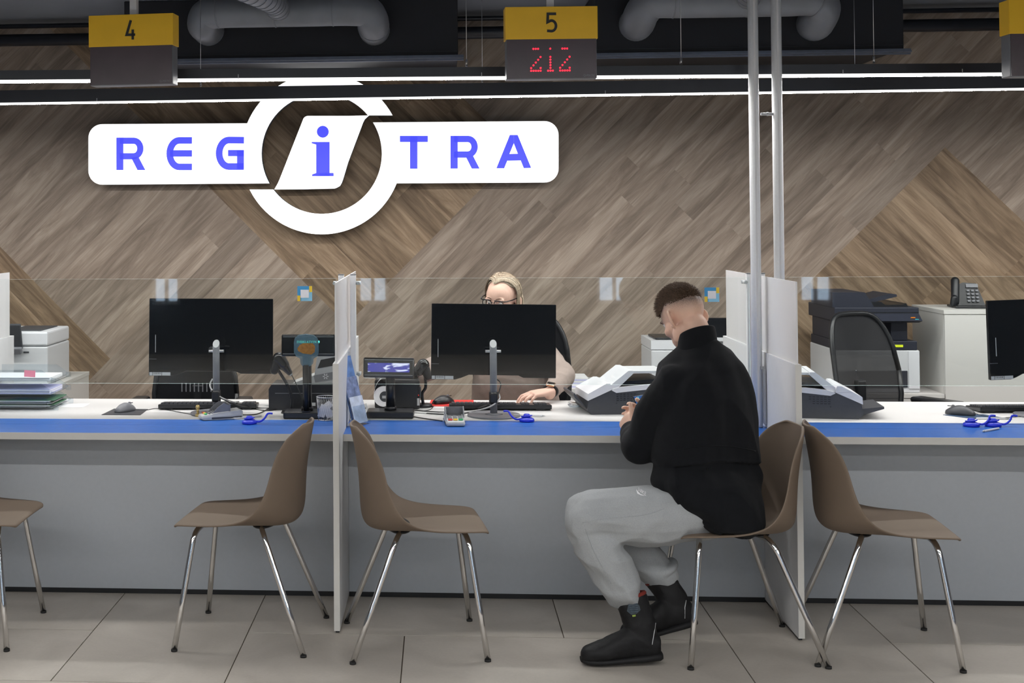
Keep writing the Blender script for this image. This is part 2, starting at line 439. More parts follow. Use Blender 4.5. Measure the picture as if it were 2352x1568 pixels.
# hall side behind the camera: wall with four tall windows
wf = MB()
wins = [(-3.5, -3.15), (-1.0, -.62), (1.85, 2.28), (4.2, 4.6)]
wf.mm((XL, YB - .15, -.1), (XR, YB, .6)); wf.mm((XL, YB - .15, 2.45), (XR, YB, ZT + .1))
xs = [XL] + [v for w_ in wins for v in w_] + [XR]
for k in range(0, len(xs), 2): wf.mm((xs[k], YB - .15, .6), (xs[k + 1], YB, 2.45))
struct('wall_front', wf, M_HALL)
for k, (a, b) in enumerate(wins):
    fr = MB()
    for x in (a, (a + b) / 2 - .02, b - .04): fr.mm((x, YB - .1, .6), (x + .04, YB - .05, 2.45))
    for z in (.6, 1.5, 2.41): fr.mm((a, YB - .1, z), (b, YB - .05, z + .04))
    wo = struct('window_%d' % (k + 1), fr, M_POST)
    MB().mm((a, YB - .08, .6), (b, YB - .075, 2.45)).build('pane', M_GLASS, wo)

# wood-clad wall behind the counter: every plank a part
wall = struct('wall_back', MB().mm((XL, YW + .008, -.1), (XR, YW + .12, ZT + .1)), mat('wall_core', (.2, .16, .13), .8, noise_s=10, noise_amt=.1))
BW = 0.2043
Q1, P1 = -1.53, 0.416
pb = [P1 - 8 * BW, P1, P1 + 10 * BW, P1 + 22 * BW]
q0, q1, q2 = Q1 - 6 * BW, Q1, Q1 + 12 * BW
BIG = 30
# strips of p: (p range) -> q ranges holding '\' planks
backs = [(-BIG, pb[0], -BIG, q0), (pb[1], pb[2], -BIG, q1), (pb[2], pb[3], q2, BIG)]
VX0, VX1, VZ0, VZ1 = -4.0, 4.7, 0.0, ZT
def clip_rect(pts):
    def clip(poly, ax, lim, sgn):
        out = []
        for i in range(len(poly)):
            a, b = poly[i - 1], poly[i]
            ia, ib = sgn * a[ax] <= sgn * lim, sgn * b[ax] <= sgn * lim
            if ia != ib:
                t = (lim - a[ax]) / (b[ax] - a[ax]); out.append((a[0] + (b[0] - a[0]) * t, a[1] + (b[1] - a[1]) * t))
            if ib: out.append(b)
        return out
    for ax, lim, s_ in ((0, VX0, -1), (0, VX1, 1), (1, VZ0, -1), (1, VZ1, 1)):
        pts = clip(pts, ax, lim, s_)
        if len(pts) < 3: return []
    return pts
def plank(pa, pb_, qa, qb, along, m):
    g = 0.00015
    pa += g; pb_ -= g; qa += g; qb -= g
    if pb_ - pa < .01 or qb - qa < .01: return
    c = [((p + q) / 2, (p - q) / 2) for p, q in ((pa, qa), (pb_, qa), (pb_, qb), (pa, qb))]
    c = clip_rect(c)
    if len(c) < 3: return
    cx = sum(x for x, z in c) / len(c); cz = sum(z for x, z in c) / len(c)
    a = -PI / 4 if along == 'p' else PI / 4      # object turned so that its local x runs along the grain
    Rm = Matrix.Rotation(a, 4, 'Y'); Ri = Rm.inverted()
    y = random.uniform(-.0008, .0008)
    pts = [Ri @ Vector((x - cx, y, z - cz)) for x, z in c]
    b = MB(); b.poly(pts, (0, .008, 0))
    o = b.build('plank', m, wall, loc=(cx, YW, cz)); o.rotation_euler = (0, a, 0)
rnd = random.Random(3)
# '/' planks: bands of constant q, cut where a '\' block stands
k = -30
while k < 40:
    qa, qb = Q1 + k * BW, Q1 + (k + 1) * BW; qm = (qa + qb) / 2
    k += 1
    cuts = sorted([(b[0], b[1]) for b in backs if b[2] < qm < b[3]])
    segs = []; s0 = -BIG
    for a, b in cuts:
        if a > s0: segs.append((s0, a))
        s0 = b
    segs.append((s0, BIG))
    for a, b in segs:
        p = max(a, -4.5 + 0 * a) if a <= -BIG else a
        if a <= -BIG: p = -4.5 - rnd.uniform(0, 1.6)
        while p < min(b, 8):
            ln = rnd.uniform(1.3, 1.75)
            e = min(p + ln, b)
            if b - e < .25: e = b
            plank(p, e, qa, qb, 'p', W_GREY); p = e
# '\' planks: bands of constant p inside the blocks
for (pa, pz, qa, qz) in backs:
    pa_, pz_ = max(pa, P1 - 30 * BW), min(pz, P1 + 30 * BW)
    nb = round((pz_ - pa_) / BW)
    for i in range(nb):
        a = pz_ - (i + 1) * BW; b = a + BW
        if qa <= -BIG: q = -7.5 - rnd.uniform(0, 1.6)
        else: q = qa
        first = qa > -BIG
        while q < min(qz, 7):
            e = min(q + (rnd.uniform(.5, 1.7) if first else rnd.uniform(1.3, 1.75)), qz); first = False
            if qz - e < .25: e = qz
            plank(a, b, q, e, 'q', W_BROWN); q = e

# ------------------------------------------------------------------ counter, front panels, partitions
YF, YBK = 5.343, 6.385                   # counter front and back edges
PANY = 5.632                             # face of the front panels
PX_ = [(-2.112, -2.090), (-0.416, -0.394), (1.331, 1.353)]      # the three partitions (x from, x to)
units = [(-3.6, -2.112, 'left end'), (-2.090, -0.416, 'left'), (-0.394, 1.331, 'middle'), (1.353, 3.6, 'right')]
def counter(x0, x1, label):
    t = thing('counter_desk', label, 'desk', ((x0 + x1) / 2, YF, 0), group='counter desks in a row')
    a, b = x0 + .001, x1 - .001
    T = lambda mb, n, m: mb.build(n, m, t, world=True)
    top = MB(); top.mm((a, YF + .0015, ZC - .028), (b, YBK, ZC - .001)); T(top, 'worktop', M_WHITE)
    T(MB().mm((a, 5.725, ZC - .001), (b, YBK, ZC)), 'writing_surface', M_WHITE)
    bs = MB(); bs.mm((a, YF + .001, ZC - .001), (b, 5.566, ZC)); bs.mm((a, 5.569, ZC - .001), (b, 5.7245, ZC)); T(bs, 'blue_strip', M_BLUE)
    T(MB().mm((a, YF - .0005, ZC - .028), (b, YF + .001, ZC)), 'edge_band', M_EDGE)
    T(MB().mm((a, PANY, .022), (b, PANY + .018, ZC - .0285)), 'front_panel', M_PANELG)
    T(MB().mm((a, PANY + .004, 0.0005), (b, PANY + .016, .0215)), 'plinth', M_BLACKP)
    for x in (a + .03, b - .03):
        T(MB().mm((x - .012, PANY + .02, 0.0005), (x + .012, YBK - .05, ZC - .0285)), 'side_support', M_WHITE)
    return t
counter(*units[0][:2], 'far left white counter desk beyond the left edge partition')
counter(*units[1][:2], 'white counter desk with blue front strip left of the slim double-post partition')
counter(*units[2][:2], 'white counter desk with blue front strip where the man in black sits')
counter(*units[3][:2], 'white counter desk with blue front strip right of the tall aluminium poles')
def partition(x0, x1, label):
    t = thing('desk_partition', label, 'partition', ((x0 + x1) / 2, 5.12, 0), group='partitions between the counters')
    T = lambda mb, n, m, **k: mb.build(n, m, t, world=True, **k)
    # L-shaped board: full height in front of the worktop, above the worktop behind it
    b = MB(); y0, y1, y2 = 5.12, PANY + .1, 6.40
    out = [(y0, .012), (y1, .012), (y1, ZC - .03), (y2, ZC - .03), (y2, 1.036), (y0, 1.036)]
    b.poly([(x0, y, z) for y, z in out], (x1 - x0, 0, 0)); T(b, 'lower_panel', M_PART)
    T(MB().mm((x0 - .0004, y0 - .0008, .012), (x1 + .0004, y0, 1.0365)), 'edge_band', M_EDGE)
    T(MB().mm((x0 + .004, y0 + .02, 0.0004), (x1 - .004, y1 - .02, .0118)), 'foot', M_BLACKP)
    xm = (x0 + x1) / 2
    T(MB().mm((xm - .003, y0 + .012, 1.0365), (xm + .003, 6.36, 1.347)), 'upper_pane', M_ACR)
    for s_ in (-1, 1):
        xc = xm + s_ * .026
        p = T(MB().mm((xc - .0125, 5.775, ZC + .0005), (xc + .0125, 5.80, 1.352), .003), 'post', M_POST)
        MB().mm((xc - .0125, 5.775, 1.352), (xc + .0125, 5.80, 1.3555)).build('post_cap', M_MIDGREY, p, world=False)
        for z in (1.318, .925):
            c = MB(); c.cyl((xc + s_ * .0127, 5.787, z), (xc + s_ * .034, 5.787, z), .008); c.cyl((xc + s_ * .026, 5.772, z), (xc + s_ * .026, 5.726, z), .007)
            T(c, 'glass_clamp', M_LTGREY)
    return t
partition(*PX_[0], 'white desk partition cut by the left edge of the photo')
partition(*PX_[1], 'white desk partition between the left and middle counters with two short posts')
partition(*PX_[2], 'white desk partition beside the two tall aluminium poles')

# post caps parented to posts need the same frame
for o in list(bpy.data.objects):
    if o.name.startswith('post_cap'):
        root = o.parent.parent
        o.data.transform(Matrix.Translation(root.location).inverted())

def glass(x0, x1, label):
    b = MB(); b.mm((x0, 5.716, .886), (x1, 5.724, 1.340))
    b.bm.faces.ensure_lookup_table()
    for f in b.bm.faces: f.material_index = 0 if abs(f.normal.y) > .5 else 1
    bmesh.ops.recalc_face_normals(b.bm, faces=b.bm.faces)
    for f in b.bm.faces:
        f.material_index = 0 if abs(f.normal.y) > .5 else 1
    t = b.build('screen_glass', [M_GLASS, M_GEDGE])
    return tag(t, label, 'glass screen', 'clear glass screens over the counters')
glass(-3.5, -2.14, 'clear glass screen far left beyond the edge partition')
glass(-2.065, -0.447, 'clear glass screen over the left counter in front of the left monitor')
glass(-0.363, 1.300, 'clear glass screen over the middle counter in front of the woman')
glass(1.384, 3.5, 'clear glass screen over the right counter in front of the grey cabinet')

def sticker(u, v, wpx, hpx, label):
    p0 = atY(u, v, 5.7165); p1 = atY(u + wpx, v + hpx, 5.7165)
    w_, h_ = p1.x - p0.x, p0.z - p1.z
    t = thing('square_sticker', label, 'sticker', ((p0.x + p1.x) / 2, 5.7172, (p0.z + p1.z) / 2), group='blue and yellow stickers on the glass')
    def R_(n, a, b, c, d, m, y=0.0):
        MB().mm((-w_ / 2 + a * w_, -.0006 - y, h_ / 2 - d * h_), (-w_ / 2 + b * w_, -y, h_ / 2 - c * h_)).build(n, m, t)
    bl = mat('sticker_blue', (.05, .33, .66), .5, noise_s=20, noise_amt=.03); lb = mat('sticker_pale_blue', (.28, .62, .82), .5, noise_s=20, noise_amt=.03)
    ye = mat('sticker_yellow', (.85, .58, .03), .5, noise_s=20, noise_amt=.03)
    R_('backing', 0, 1, 0, 1, bl); R_('pale_block', .25, 1, .4, 1, lb, .0007); R_('yellow_block', .8, 1, 0, .4, ye, .0014)
    R_('yellow_block', 0, .2, .63, 1, ye, .0014); R_('white_field', .22, .78, .24, .78, M_PAPER, .0021)
    return t
sticker(683, 657, 34, 34, 'square blue and yellow sticker on the left glass above the display')
sticker(1618, 660, 34, 33, 'square blue and yellow sticker on the middle glass beside the man')

# tall aluminium poles
def pole(x, y, label):
    t = thing('ceiling_pole', label, 'pole', (x, y, ZC), group='aluminium poles rising to the ceiling')
    MB().cyl((0, 0, .0005), (0, 0, ZT - ZC - .0005), .0208, n=24).build('tube', M_ALU, t)
    MB().mm((-.0035, -.0225, .01), (.0035, -.0195, ZT - ZC - .01)).build('groove_strip', M_POST, t)
    return t
pp = onC(1745, 980); P2 = atY(1788, 300, pp.y + .01)
pa_ = pole(pp.x - .008, pp.y, 'aluminium ceiling pole on the left of the partition')
pb_2 = pole(P2.x - .004, pp.y + .01, 'aluminium ceiling pole behind the right of the partition')
for z_, u, v in ((0, 1762, 262),):
    a = atY(1748, 262, pp.y); b = atY(1778, 262, pp.y)
    c = MB(); c.cyl((a.x - .001, pp.y, a.z), (b.x + .001, pp.y + .005, a.z), .006); c.ell(((a.x + b.x) / 2, pp.y, a.z), (.008, .008, .008))
    tag(c.build('pole_bracket', M_LTGREY), 'small grey bracket joining the two tall poles', 'bracket')
q = atY(1748, 843, pp.y)
c = MB(); c.mm((pp.x, pp.y - .024, q.z - .006), (1.3285, pp.y - .016, q.z + .006)); c.mm((1.318, pp.y - .03, .745), (1.3285, pp.y - .012, q.z - .006), .002)
tag(c.build('wall_bracket', M_LTGREY), 'grey bracket and rail fixing the left pole to the partition', 'bracket')

# ------------------------------------------------------------------ ceiling: light lines, ducts, pipes
def led(t, hx_, hy_, h, m):
    b = MB(); b.mm((-hx_, -hy_, 0), (hx_, hy_, h)); bmesh.ops.recalc_face_normals(b.bm, faces=b.bm.faces)
    for f in b.bm.faces: f.material_index = 0 if f.normal.z < -.5 else 1
    b.build('diffuser', [m, M_LEDSIDE], t)
def light_line(u0, v0, u1, v1, Z, hp, wd, diff, joints, label, m, xa=-4.6, xb=5.0):
    a = atZ(u0, v0, Z); b = atZ(u1, v1, Z)
    sl = (b.y - a.y) / (b.x - a.x); ya, yb = a.y + sl * (xa - a.x), a.y + sl * (xb - a.x)
    ang = math.atan(sl); L_ = (xb - xa) / math.cos(ang)
    t = thing('linear_light', label, 'ceiling light', ((xa + xb) / 2, (ya + yb) / 2, Z), ang, 'linear lights hanging above the counters')
    MB().mm((-L_ / 2, -wd / 2, diff), (L_ / 2, wd / 2, diff + hp)).build('profile', M_BLKMETAL, t)
    led(t, L_ / 2, wd / 2 - .004, diff - .0002, m)
    for jx in joints:
        MB().mm((jx - .0015, -wd / 2 - .001, 0.008), (jx + .0015, -wd / 2, diff + .016)).build('joint_clip', M_LTGREY, t)
    return t, ya, sl, xa
tn, yn, sln, xan = light_line(0, 190, 2321, 173, 2.185, .040, .045, .010, (-1.05, -.02, 1.5, 2.0), 'upper of the two bright linear lights in view with black profile', M_LED)
tf, yf, slf, xaf = light_line(0, 240, 2352, 206, 2.185, .062, .045, .007, (-1.9, .6), 'lower of the two bright linear lights in view with deep black profile', M_LEDF)
hall = []
for k, Y in enumerate((2.0, -0.2, -2.4)):
    t = thing('linear_light', ['linear light over the waiting side nearest the counter', 'linear light over the middle of the hall', 'linear light near the front windows'][k], 'ceiling light', (.2, Y, 2.50))
    t['group'] = 'linear lights of the hall out of view'
    MB().mm((-4.6, -.03, .016), (4.6, .03, .07)).build('profile', M_BLKMETAL, t)
    led(t, 4.6, .026, .0158, M_LEDH)
    for x in (-4, 0, 4): MB().cyl((x, 0, .07), (x, 0, ZT - 2.50), .002, n=6).build('suspension_wire', M_STEEL, t)
def wire(u, vtop, vbot, Y, tz, parent, clamp=True):
    p = atY(u, vbot, Y)
    loc = parent.matrix_basis if False else Matrix.LocRotScale(parent.location, parent.rotation_euler, parent.scale)
    inv = loc.inverted()
    b = MB(); b.cyl((p.x, Y, tz), (p.x, Y, ZT), .0014, n=6); b.cyl((p.x, Y, tz), (p.x, Y, tz + .03), .005, n=8); b.xf(inv)
    b.build('suspension_wire', M_STEEL, parent)
YN = lambda x: yn + sln * (x - xan)
YFF = lambda x: yf + slf * (x - xaf)
for u, par, fy, tz in ((461, tf, YFF, 2.26), (1565, tn, YN, 2.24), (2008, tn, YN, 2.24), (1964, tf, YFF, 2.26), (1108, tf, YFF, 2.26), (1072, tn, YN, 2.24)):
    y = fy(0); x = atY(u, 180, y).x; y = fy(x); wire(u, 0, 190, y, tz, par)

def plenum(u0, u1, v0, v1, Y, dep, label, rail_v=None, rail_u1=None):
    a = atY(u0, v0, Y); b = atY(u1, v1, Y)
    t = thing('air_plenum', label, 'duct box', ((a.x + b.x) / 2, Y, b.z), group='black air boxes on the ceiling')
    hw = (b.x - a.x) / 2; h = ZT - b.z
    MB().mm((-hw, 0, 0), (hw, dep, h - .0005), .004).build('box', M_PLENUM, t)
    MB().mm((-hw + .004, -.003, .02), (hw - .004, 0, .023)).build('seam', M_BLKMETAL, t)
    r = MB()
    for i, (y0, y1, z0, z1) in enumerate(((-.02, 0, -.012, -.001), (-.03, -.022, -.02, -.012), (-.012, 0, -.03, -.02))):
        r.mm((-hw, y0, z0), (hw + .03, y1, z1))
    r.build('slot_diffuser', mat('slot_rail', (.16, .18, .23), .4, metal=.5, noise_s=30, noise_amt=.1), t)
    return t
plenum(285, 1052, 12, 126, 7.15, .7, 'long black air box behind the sign with the 4, silver slot rail under it')
plenum(1368, 2076, -30, 112, 7.05, .75, 'black air box at the upper right behind the two poles')

def duct(pts, r, label, spiral=None, m=M_DUCT, elbows=()):
    p = [Vector(q) for q in pts]
    t = thing('air_duct', label, 'duct', p[0])
    b = MB(); b.tube([q - p[0] for q in spline(p, 8)], r, n=28); b.build('pipe', m, t)
    sp = spline(p, 8); L_ = 0; rings = []
    last = -9
    for i in range(1, len(sp)):
        L_ += (sp[i] - sp[i - 1]).length
        if L_ - last > (spiral or .22):
            d = (sp[i] - sp[i - 1]).normalized(); last = L_
            rb = MB(); rb.cyl(sp[i] - p[0] - d * .003, sp[i] - p[0] + d * .003, r + .0025, n=28)
            rb.build('seam_ring', m, t)
    return t
Yd = 6.92
def Pd(u, v, Y=Yd): return atY(u, v, Y)
r_d = .084
zc = Pd(650, 62).z + r_d
xl, xr = Pd(462, 50).x, Pd(855, 50).x
duct([(xl, 7.15, Pd(495, 66, 7.1).z), (xl, 7.05, Pd(495, 66, 7.1).z), (xl, 6.97, zc - .05), (xl + .03, 6.93, zc - .01), (xl + .12, Yd, zc), (xl + .3, Yd, zc), ((xl + xr) / 2, Yd, zc), (xr - .3, Yd, zc), (xr - .12, Yd, zc), (xr - .03, 6.93, zc - .01), (xr, 6.97, zc - .05), (xr, 7.05, Pd(850, 66, 7.1).z), (xr, 7.15, Pd(850, 66, 7.1).z)], r_d,
     'grey round air duct with bent ends above the letters', .30)
e = Pd(637, 22, 6.80)
duct([(e.x, 6.86, zc), (e.x - .03, 6.6, zc + .012), (e.x - .2, 6.1, zc + .03), (e.x - .36, 5.6, zc + .03)], .062, 'diagonal spiral duct running forward from the left round duct', .035)
xl, xr = Pd(1478, 50, 6.8).x, Pd(1900, 50, 6.8).x
m2 = M_DUCT
duct([(xl, 7.05, Pd(1468, 52, 7.0).z), (xl, 6.98, Pd(1468, 52, 7.0).z), (xl + .01, 6.88, zc - .04), (xl + .06, 6.83, zc), (xl + .2, 6.82, zc), ((xl + xr) / 2, 6.82, zc), (xr - .2, 6.82, zc), (xr - .06, 6.83, zc), (xr, 6.88, zc - .04), (xr, 6.98, Pd(1885, 52, 7.0).z), (xr, 7.05, Pd(1885, 52, 7.0).z)], r_d + .004,
     'grey round air duct with bent ends behind the two poles', .34, m2)
e = Pd(1725, 10, 6.7)
duct([(e.x, 6.76, zc), (e.x, 6.55, zc + .015), (e.x + .15, 5.9, zc + .03), (e.x + .3, 5.2, zc + .03)], .062, 'diagonal spiral duct running forward behind the tall poles', .035)
for (u, v, rr, Y, lb) in ((60, 92, .036, 7.7, 'dark round pipe along the top of the wood wall'), (60, 60, .014, 7.72, 'thin dark pipe above the thicker wall pipe')):
    p = atY(u, v, Y)
    b = MB(); b.cyl((XL + .05, 0, 0), (XR - .05, 0, 0), rr, n=16)
    o = b.build('wall_pipe', M_BLKMETAL, loc=(0, Y, p.z)); tag(o, lb, 'pipe')

# ------------------------------------------------------------------ hanging number signs
def arc(cx, cy, r, a0, a1, n=10, ry=None):
    ry = r if ry is None else ry
    return [(cx + r * math.cos(math.radians(a0 + (a1 - a0) * i / n)), cy + ry * math.sin(math.radians(a0 + (a1 - a0) * i / n))) for i in range(n + 1)]
def ribbon(b, pts, wd, y0, y1, closed=False):
    """flat stroke in the xz plane, from y0 to y1"""
    pts = [Vector((p[0], p[1])) for p in pts]; Lp, Rp = [], []
    pts = [p for i, p in enumerate(pts) if i == 0 or (p - pts[i - 1]).length > wd * .04]
    n = len(pts)
    for i in range(n):
        a = pts[i - 1] if (i > 0 or closed) else None; c = pts[(i + 1) % n] if (i < n - 1 or closed) else None
        d1 = (pts[i] - a).normalized() if a is not None else None; d2 = (c - pts[i]).normalized() if c is not None else None
        if d1 is None: d1 = d2
        if d2 is None: d2 = d1
        n1 = Vector((-d1.y, d1.x)); n2 = Vector((-d2.y, d2.x)); nn = (n1 + n2)
        nn = nn / max(nn.length, 1e-6); k = min(1 / max(nn.dot(n1), .35), 2.2)
        Lp.append(pts[i] + nn * wd / 2 * k); Rp.append(pts[i] - nn * wd / 2 * k)
    vs = [[b.bm.verts.new((p.x, y, p.y)) for p in S] for y in (y0, y1) for S in (Lp, Rp)]
    R = range(n) if closed else range(n - 1)
    for i in R:
        j = (i + 1) % n
        for q in ((vs[0][i], vs[0][j], vs[1][j], vs[1][i]), (vs[2][i], vs[3][i], vs[3][j], vs[2][j]), (vs[0][i], vs[2][i], vs[2][j], vs[0][j]), (vs[1][i], vs[1][j], vs[3][j], vs[3][i])):
            f = b.bm.faces.new(q); f.material_index = b.mi
    if not closed:
        for i in (0, n - 1): b.bm.faces.new((vs[0][i], vs[1][i], vs[3][i], vs[2][i])).material_index = b.mi
    return b
def digit(b, ch, h, y0, y1, cx=0, cz=0):
    w_ = h * .13
    if ch == '4':
        ribbon(b, [(cx + .02 * h, cz + .5 * h), (cx - .21 * h, cz - .245 * h), (cx + .25 * h, cz - .245 * h)], w_, y0, y1)
        ribbon(b, [(cx + .12 * h, cz + .02 * h), (cx + .12 * h, cz - .5 * h)], w_, y0, y1)
    if ch == '5':
        pts = [(cx + .24 * h, cz + .435 * h), (cx - .17 * h, cz + .435 * h), (cx - .19 * h, cz + .02 * h)]
        pts += [(cx - .02 * h, cz + .10 * h)] + arc(cx + .0 * h, cz - .165 * h, .225 * h, 75, -90, 12, .265 * h) + [(cx - .22 * h, cz - .41 * h)]
        ribbon(b, pts, w_, y0, y1)
    if ch == '6':
        ribbon(b, arc(cx, cz - .2 * h, .2 * h, 0, 360, 20, .235 * h)[:-1], w_, y0, y1, True)
        ribbon(b, [(cx + .12 * h, cz + .46 * h), (cx - .2 * h, cz - .15 * h)], w_, y0, y1)
DOTS = {'2': [' ooo ', '     ', '     ', '    o', '   o ', '  o  ', ' o   ', 'o   o', 'ooooo'], '1': ['  o  ', '     ', '     ', '  o  ', '  o  ', '  o  ', '  o  ', '  o  ', ' ooo ']}
def number_sign(uc, vt, vy, vb, half, Y, rz, ch, label, dots=None):
    p = atY(uc, vt, Y); zy = atY(uc, vy, Y).z; zb = atY(uc, vb, Y).z
    s_ = Y / F; hw = half * s_
    t = thing('number_sign', label, 'sign', (p.x, Y, zb), rz, 'hanging counter number signs')
    H1, H2 = zy - zb, p.z - zb
    d = .075
    MB().mm((-hw + .004, .004, 0), (hw - .004, d, H1), .003).build('housing', M_MIDGREY, t)
    MB().mm((-hw + .006, .001, .003), (hw - .006, .0045, H1 - .001)).build('display_panel', M_LEDPANEL, t)
    MB().mm((-hw, -.001, H1 - .001), (hw, d + .003, H2), .0015).build('number_plate', M_YEL, t)
    MB().mm((-.014, .03, H2), (.014, .058, ZT - zb - .0005)).build('hanger', M_POST, t)
    b = MB(); digit(b, ch, .078, -.003, -.001, 0, (H1 + H2) / 2); b.build('numeral', M_NUM, t)
    text_obj('maker_text', 'Q-MATIC', .011, M_MIDGREY, t, Matrix.Translation((hw - .034, .0003, .012)) @ FRONT)
    if dots:
        b = MB()
        for c, xc in zip(dots, (-.0614, -.005, .051)):
            for r, row in enumerate(DOTS[c]):
                for k_, chh in enumerate(row):
                    if chh == 'o':
                        xx = xc + (k_ - (len(row) - 1) / 2) * .0092; zz = .1176 - r * .0107
                        b.cyl((xx, -.0008, zz), (xx, .001, zz), .0037, n=8)
        o = b.build('lit_dots', M_REDDOT, t); o['kind'] = 'stuff'; o['label'] = 'red lit dot matrix digits 212'
    return t
number_sign(300, 33, 105, 195, 103, 5.25, -.10, '4', 'hanging yellow sign with black 4 over a dark blank display')
number_sign(1266, 15, 89, 181, 105, 5.20, .035, '5', 'hanging yellow sign with black 5 over red digits', '212')
number_sign(2425, -2, 76, 175, 104, 5.2, .06, '6', 'hanging yellow sign cut by the right edge of the photo')

# ------------------------------------------------------------------ illuminated wall sign
YS = 7.785; DEP = .055
def S(u, v): return atY(u, v, YS)
sign = thing('wall_sign', 'large illuminated white REGITRA sign with blue letters on the wood wall', 'sign', S(740, 353))
def circ(r, a0, a1, n=48):     # angles in degrees, image sense: 0 right, 90 up
    return [(739 + r * math.cos(math.radians(a0 + (a1 - a0) * i / n)), 353 - r * math.sin(math.radians(a0 + (a1 - a0) * i / n))) for i in range(n + 1)]
RI, RO = 138, 185
def ang(r, v): return math.degrees(math.asin(max(-1, min(1, (353 - v) / r))))
def rr_corner(cx, cy, r, a0, a1): return [(cx + r * math.cos(math.radians(a)), cy - r * math.sin(math.radians(a))) for a in [a0 + (a1 - a0) * i / 8 for i in range(9)]]
def face(name, px, parent, m, y=0.0, dep=DEP, lab=None):
    b = MB(); pts = [S(*p) - sign.location + Vector((0, y, 0)) for p in px]
    b.poly(pts, (0, dep, 0), side_mi=1)
    for f in b.bm.faces:
        if sum(v.co.y for v in f.verts) / len(f.verts) > dep * .5 + y + pts[0].y * .3: f.material_index = 1
    bmesh.ops.recalc_face_normals(b.bm, faces=b.bm.faces)
    bmesh.ops.triangulate(b.bm, faces=[f for f in b.bm.faces if len(f.verts) > 4])
    return b.build(name, [m, M_SIGNS], parent)
# left bar + upper arc
aL = 180 - ang(RO, 283)
A = rr_corner(235, 317, 32, 180, 90)[0:] + [(572, 283)]
A += circ(RO, aL, ang(RO, 265), 30) + circ(RI, ang(RI, 265), 180 - ang(RI, 421), 40) + rr_corner(235, 392, 32, 270, 180)
A = [(p if p[0] > 0 else p) for p in A]
pa = face('left_panel', A, sign, M_SIGNF)
# right bar + lower arc
Cc = circ(RI, ang(RI, 281), -(180 + ang(RI, 435)), 44) + circ(RO, -(180 + ang(RO, 435)), ang(RO, 421), 40) + rr_corner(1251, 387, 32, 270, 360) + rr_corner(1251, 310, 32, 0, 90)
pc = face('right_panel', Cc, sign, M_SIGNF)
Bq = rr_corner(708, 279, 13, 150, 90) + [(800, 266), (848, 265), (838, 274), (834, 282), (800, 372), (788, 412)] + [(785, 420), (781, 427), (774, 431), (768, 433)] + [(700, 434.5), (630, 435), (638, 421), (642, 412)]
pbm = face('letter_i_panel', Bq, sign, M_SIGNF)
def letters(spec, parent_):
    pass
def stroke_px(b, pts, wpx, closed=False):
    sc = YS / F
    ref = S(740, 353)
    P_ = []
    for u, v in pts:
        q = S(u, v) - ref; P_.append((q.x, q.z))
    ribbon(b, P_, wpx * sc, -.003, -.0005, closed)
def letter(name, par, strokes, polys=()):
    b = MB()
    for st in strokes: stroke_px(b, *st)
    for pl in polys:
        pts = [S(*p) - sign.location + Vector((0, -.003, 0)) for p in pl]; b.poly(pts, (0, .0025, 0))
    bmesh.ops.recalc_face_normals(b.bm, faces=b.bm.faces)
    bmesh.ops.triangulate(b.bm, faces=[f for f in b.bm.faces if len(f.verts) > 4])
    b.build(name, M_SIGNL, par)
def c2(cx, cy, rx, ry, a0, a1, n=10): return [(cx + rx * math.cos(math.radians(a0 + (a1 - a0) * i / n)), cy - ry * math.sin(math.radians(a0 + (a1 - a0) * i / n))) for i in range(n + 1)]
def let_R(x, y0, y1, k):
    h = y1 - y0
    return ([([(x + 8, y0), (x + 8, y1)], 16.5), ([(x + 8, y0 + 7.2), (x + 40, y0 + 7.2)] + c2(x + 40, y0 + 25, 15, 17.8, 90, -90, 12) + [(x + 8, y0 + 42.8)], 14.5)],
            [[(x + 34, y0 + 46), (x + 50, y0 + 43), (x + 66.5, y1), (x + 48.5, y1)]])
Lr = let_R(267.5, 316, 390.5, 1); letter('letter_r', pa, *Lr)
letter('letter_e', pa, [([(441, 322.4), (412, 322.4)] + c2(412, 352.8, 22, 30.4, 90, 270, 18) + [(441, 383.2)], 15.3), ([(391, 352.3), (441, 352.3)], 15)])
letter('letter_g', pa, [([(560.5, 322), (526, 321.6)] + c2(526, 352, 22.5, 30.4, 90, 270, 18) + [(560, 382.4)], 15.5), ([(552.4, 346), (552.4, 388)], 16), ([(524, 351.5), (560.4, 351.5)], 14.5)])
letter('letter_t', pc, [([(918.5, 319), (982.7, 319)], 14), ([(950.3, 313), (950.3, 387.5)], 17)])
Lr = let_R(1035, 312, 387, 1); letter('letter_r', pc, *Lr)
letter('letter_a', pc, [], [[(1140, 386.5), (1171, 310), (1180, 310), (1180, 329), (1170, 353.5), (1189.5, 353), (1180.1, 329), (1180.1, 310), (1189, 310), (1220, 385.5), (1203, 386), (1196, 368.5), (1165, 369), (1158, 386.5)]])
b_i = MB()
letter('letter_i', pbm, [([(741.7, 326), (741.7, 404.5)], 31)], [c2(741.5, 302.5, 13.7, 13.7, 0, 340, 18), [(716, 326), (730, 326), (730, 333), (716, 329)], [(717, 404.5), (717, 400.5), (727, 397), (766, 397), (766.5, 401), (766.5, 404.5)]])

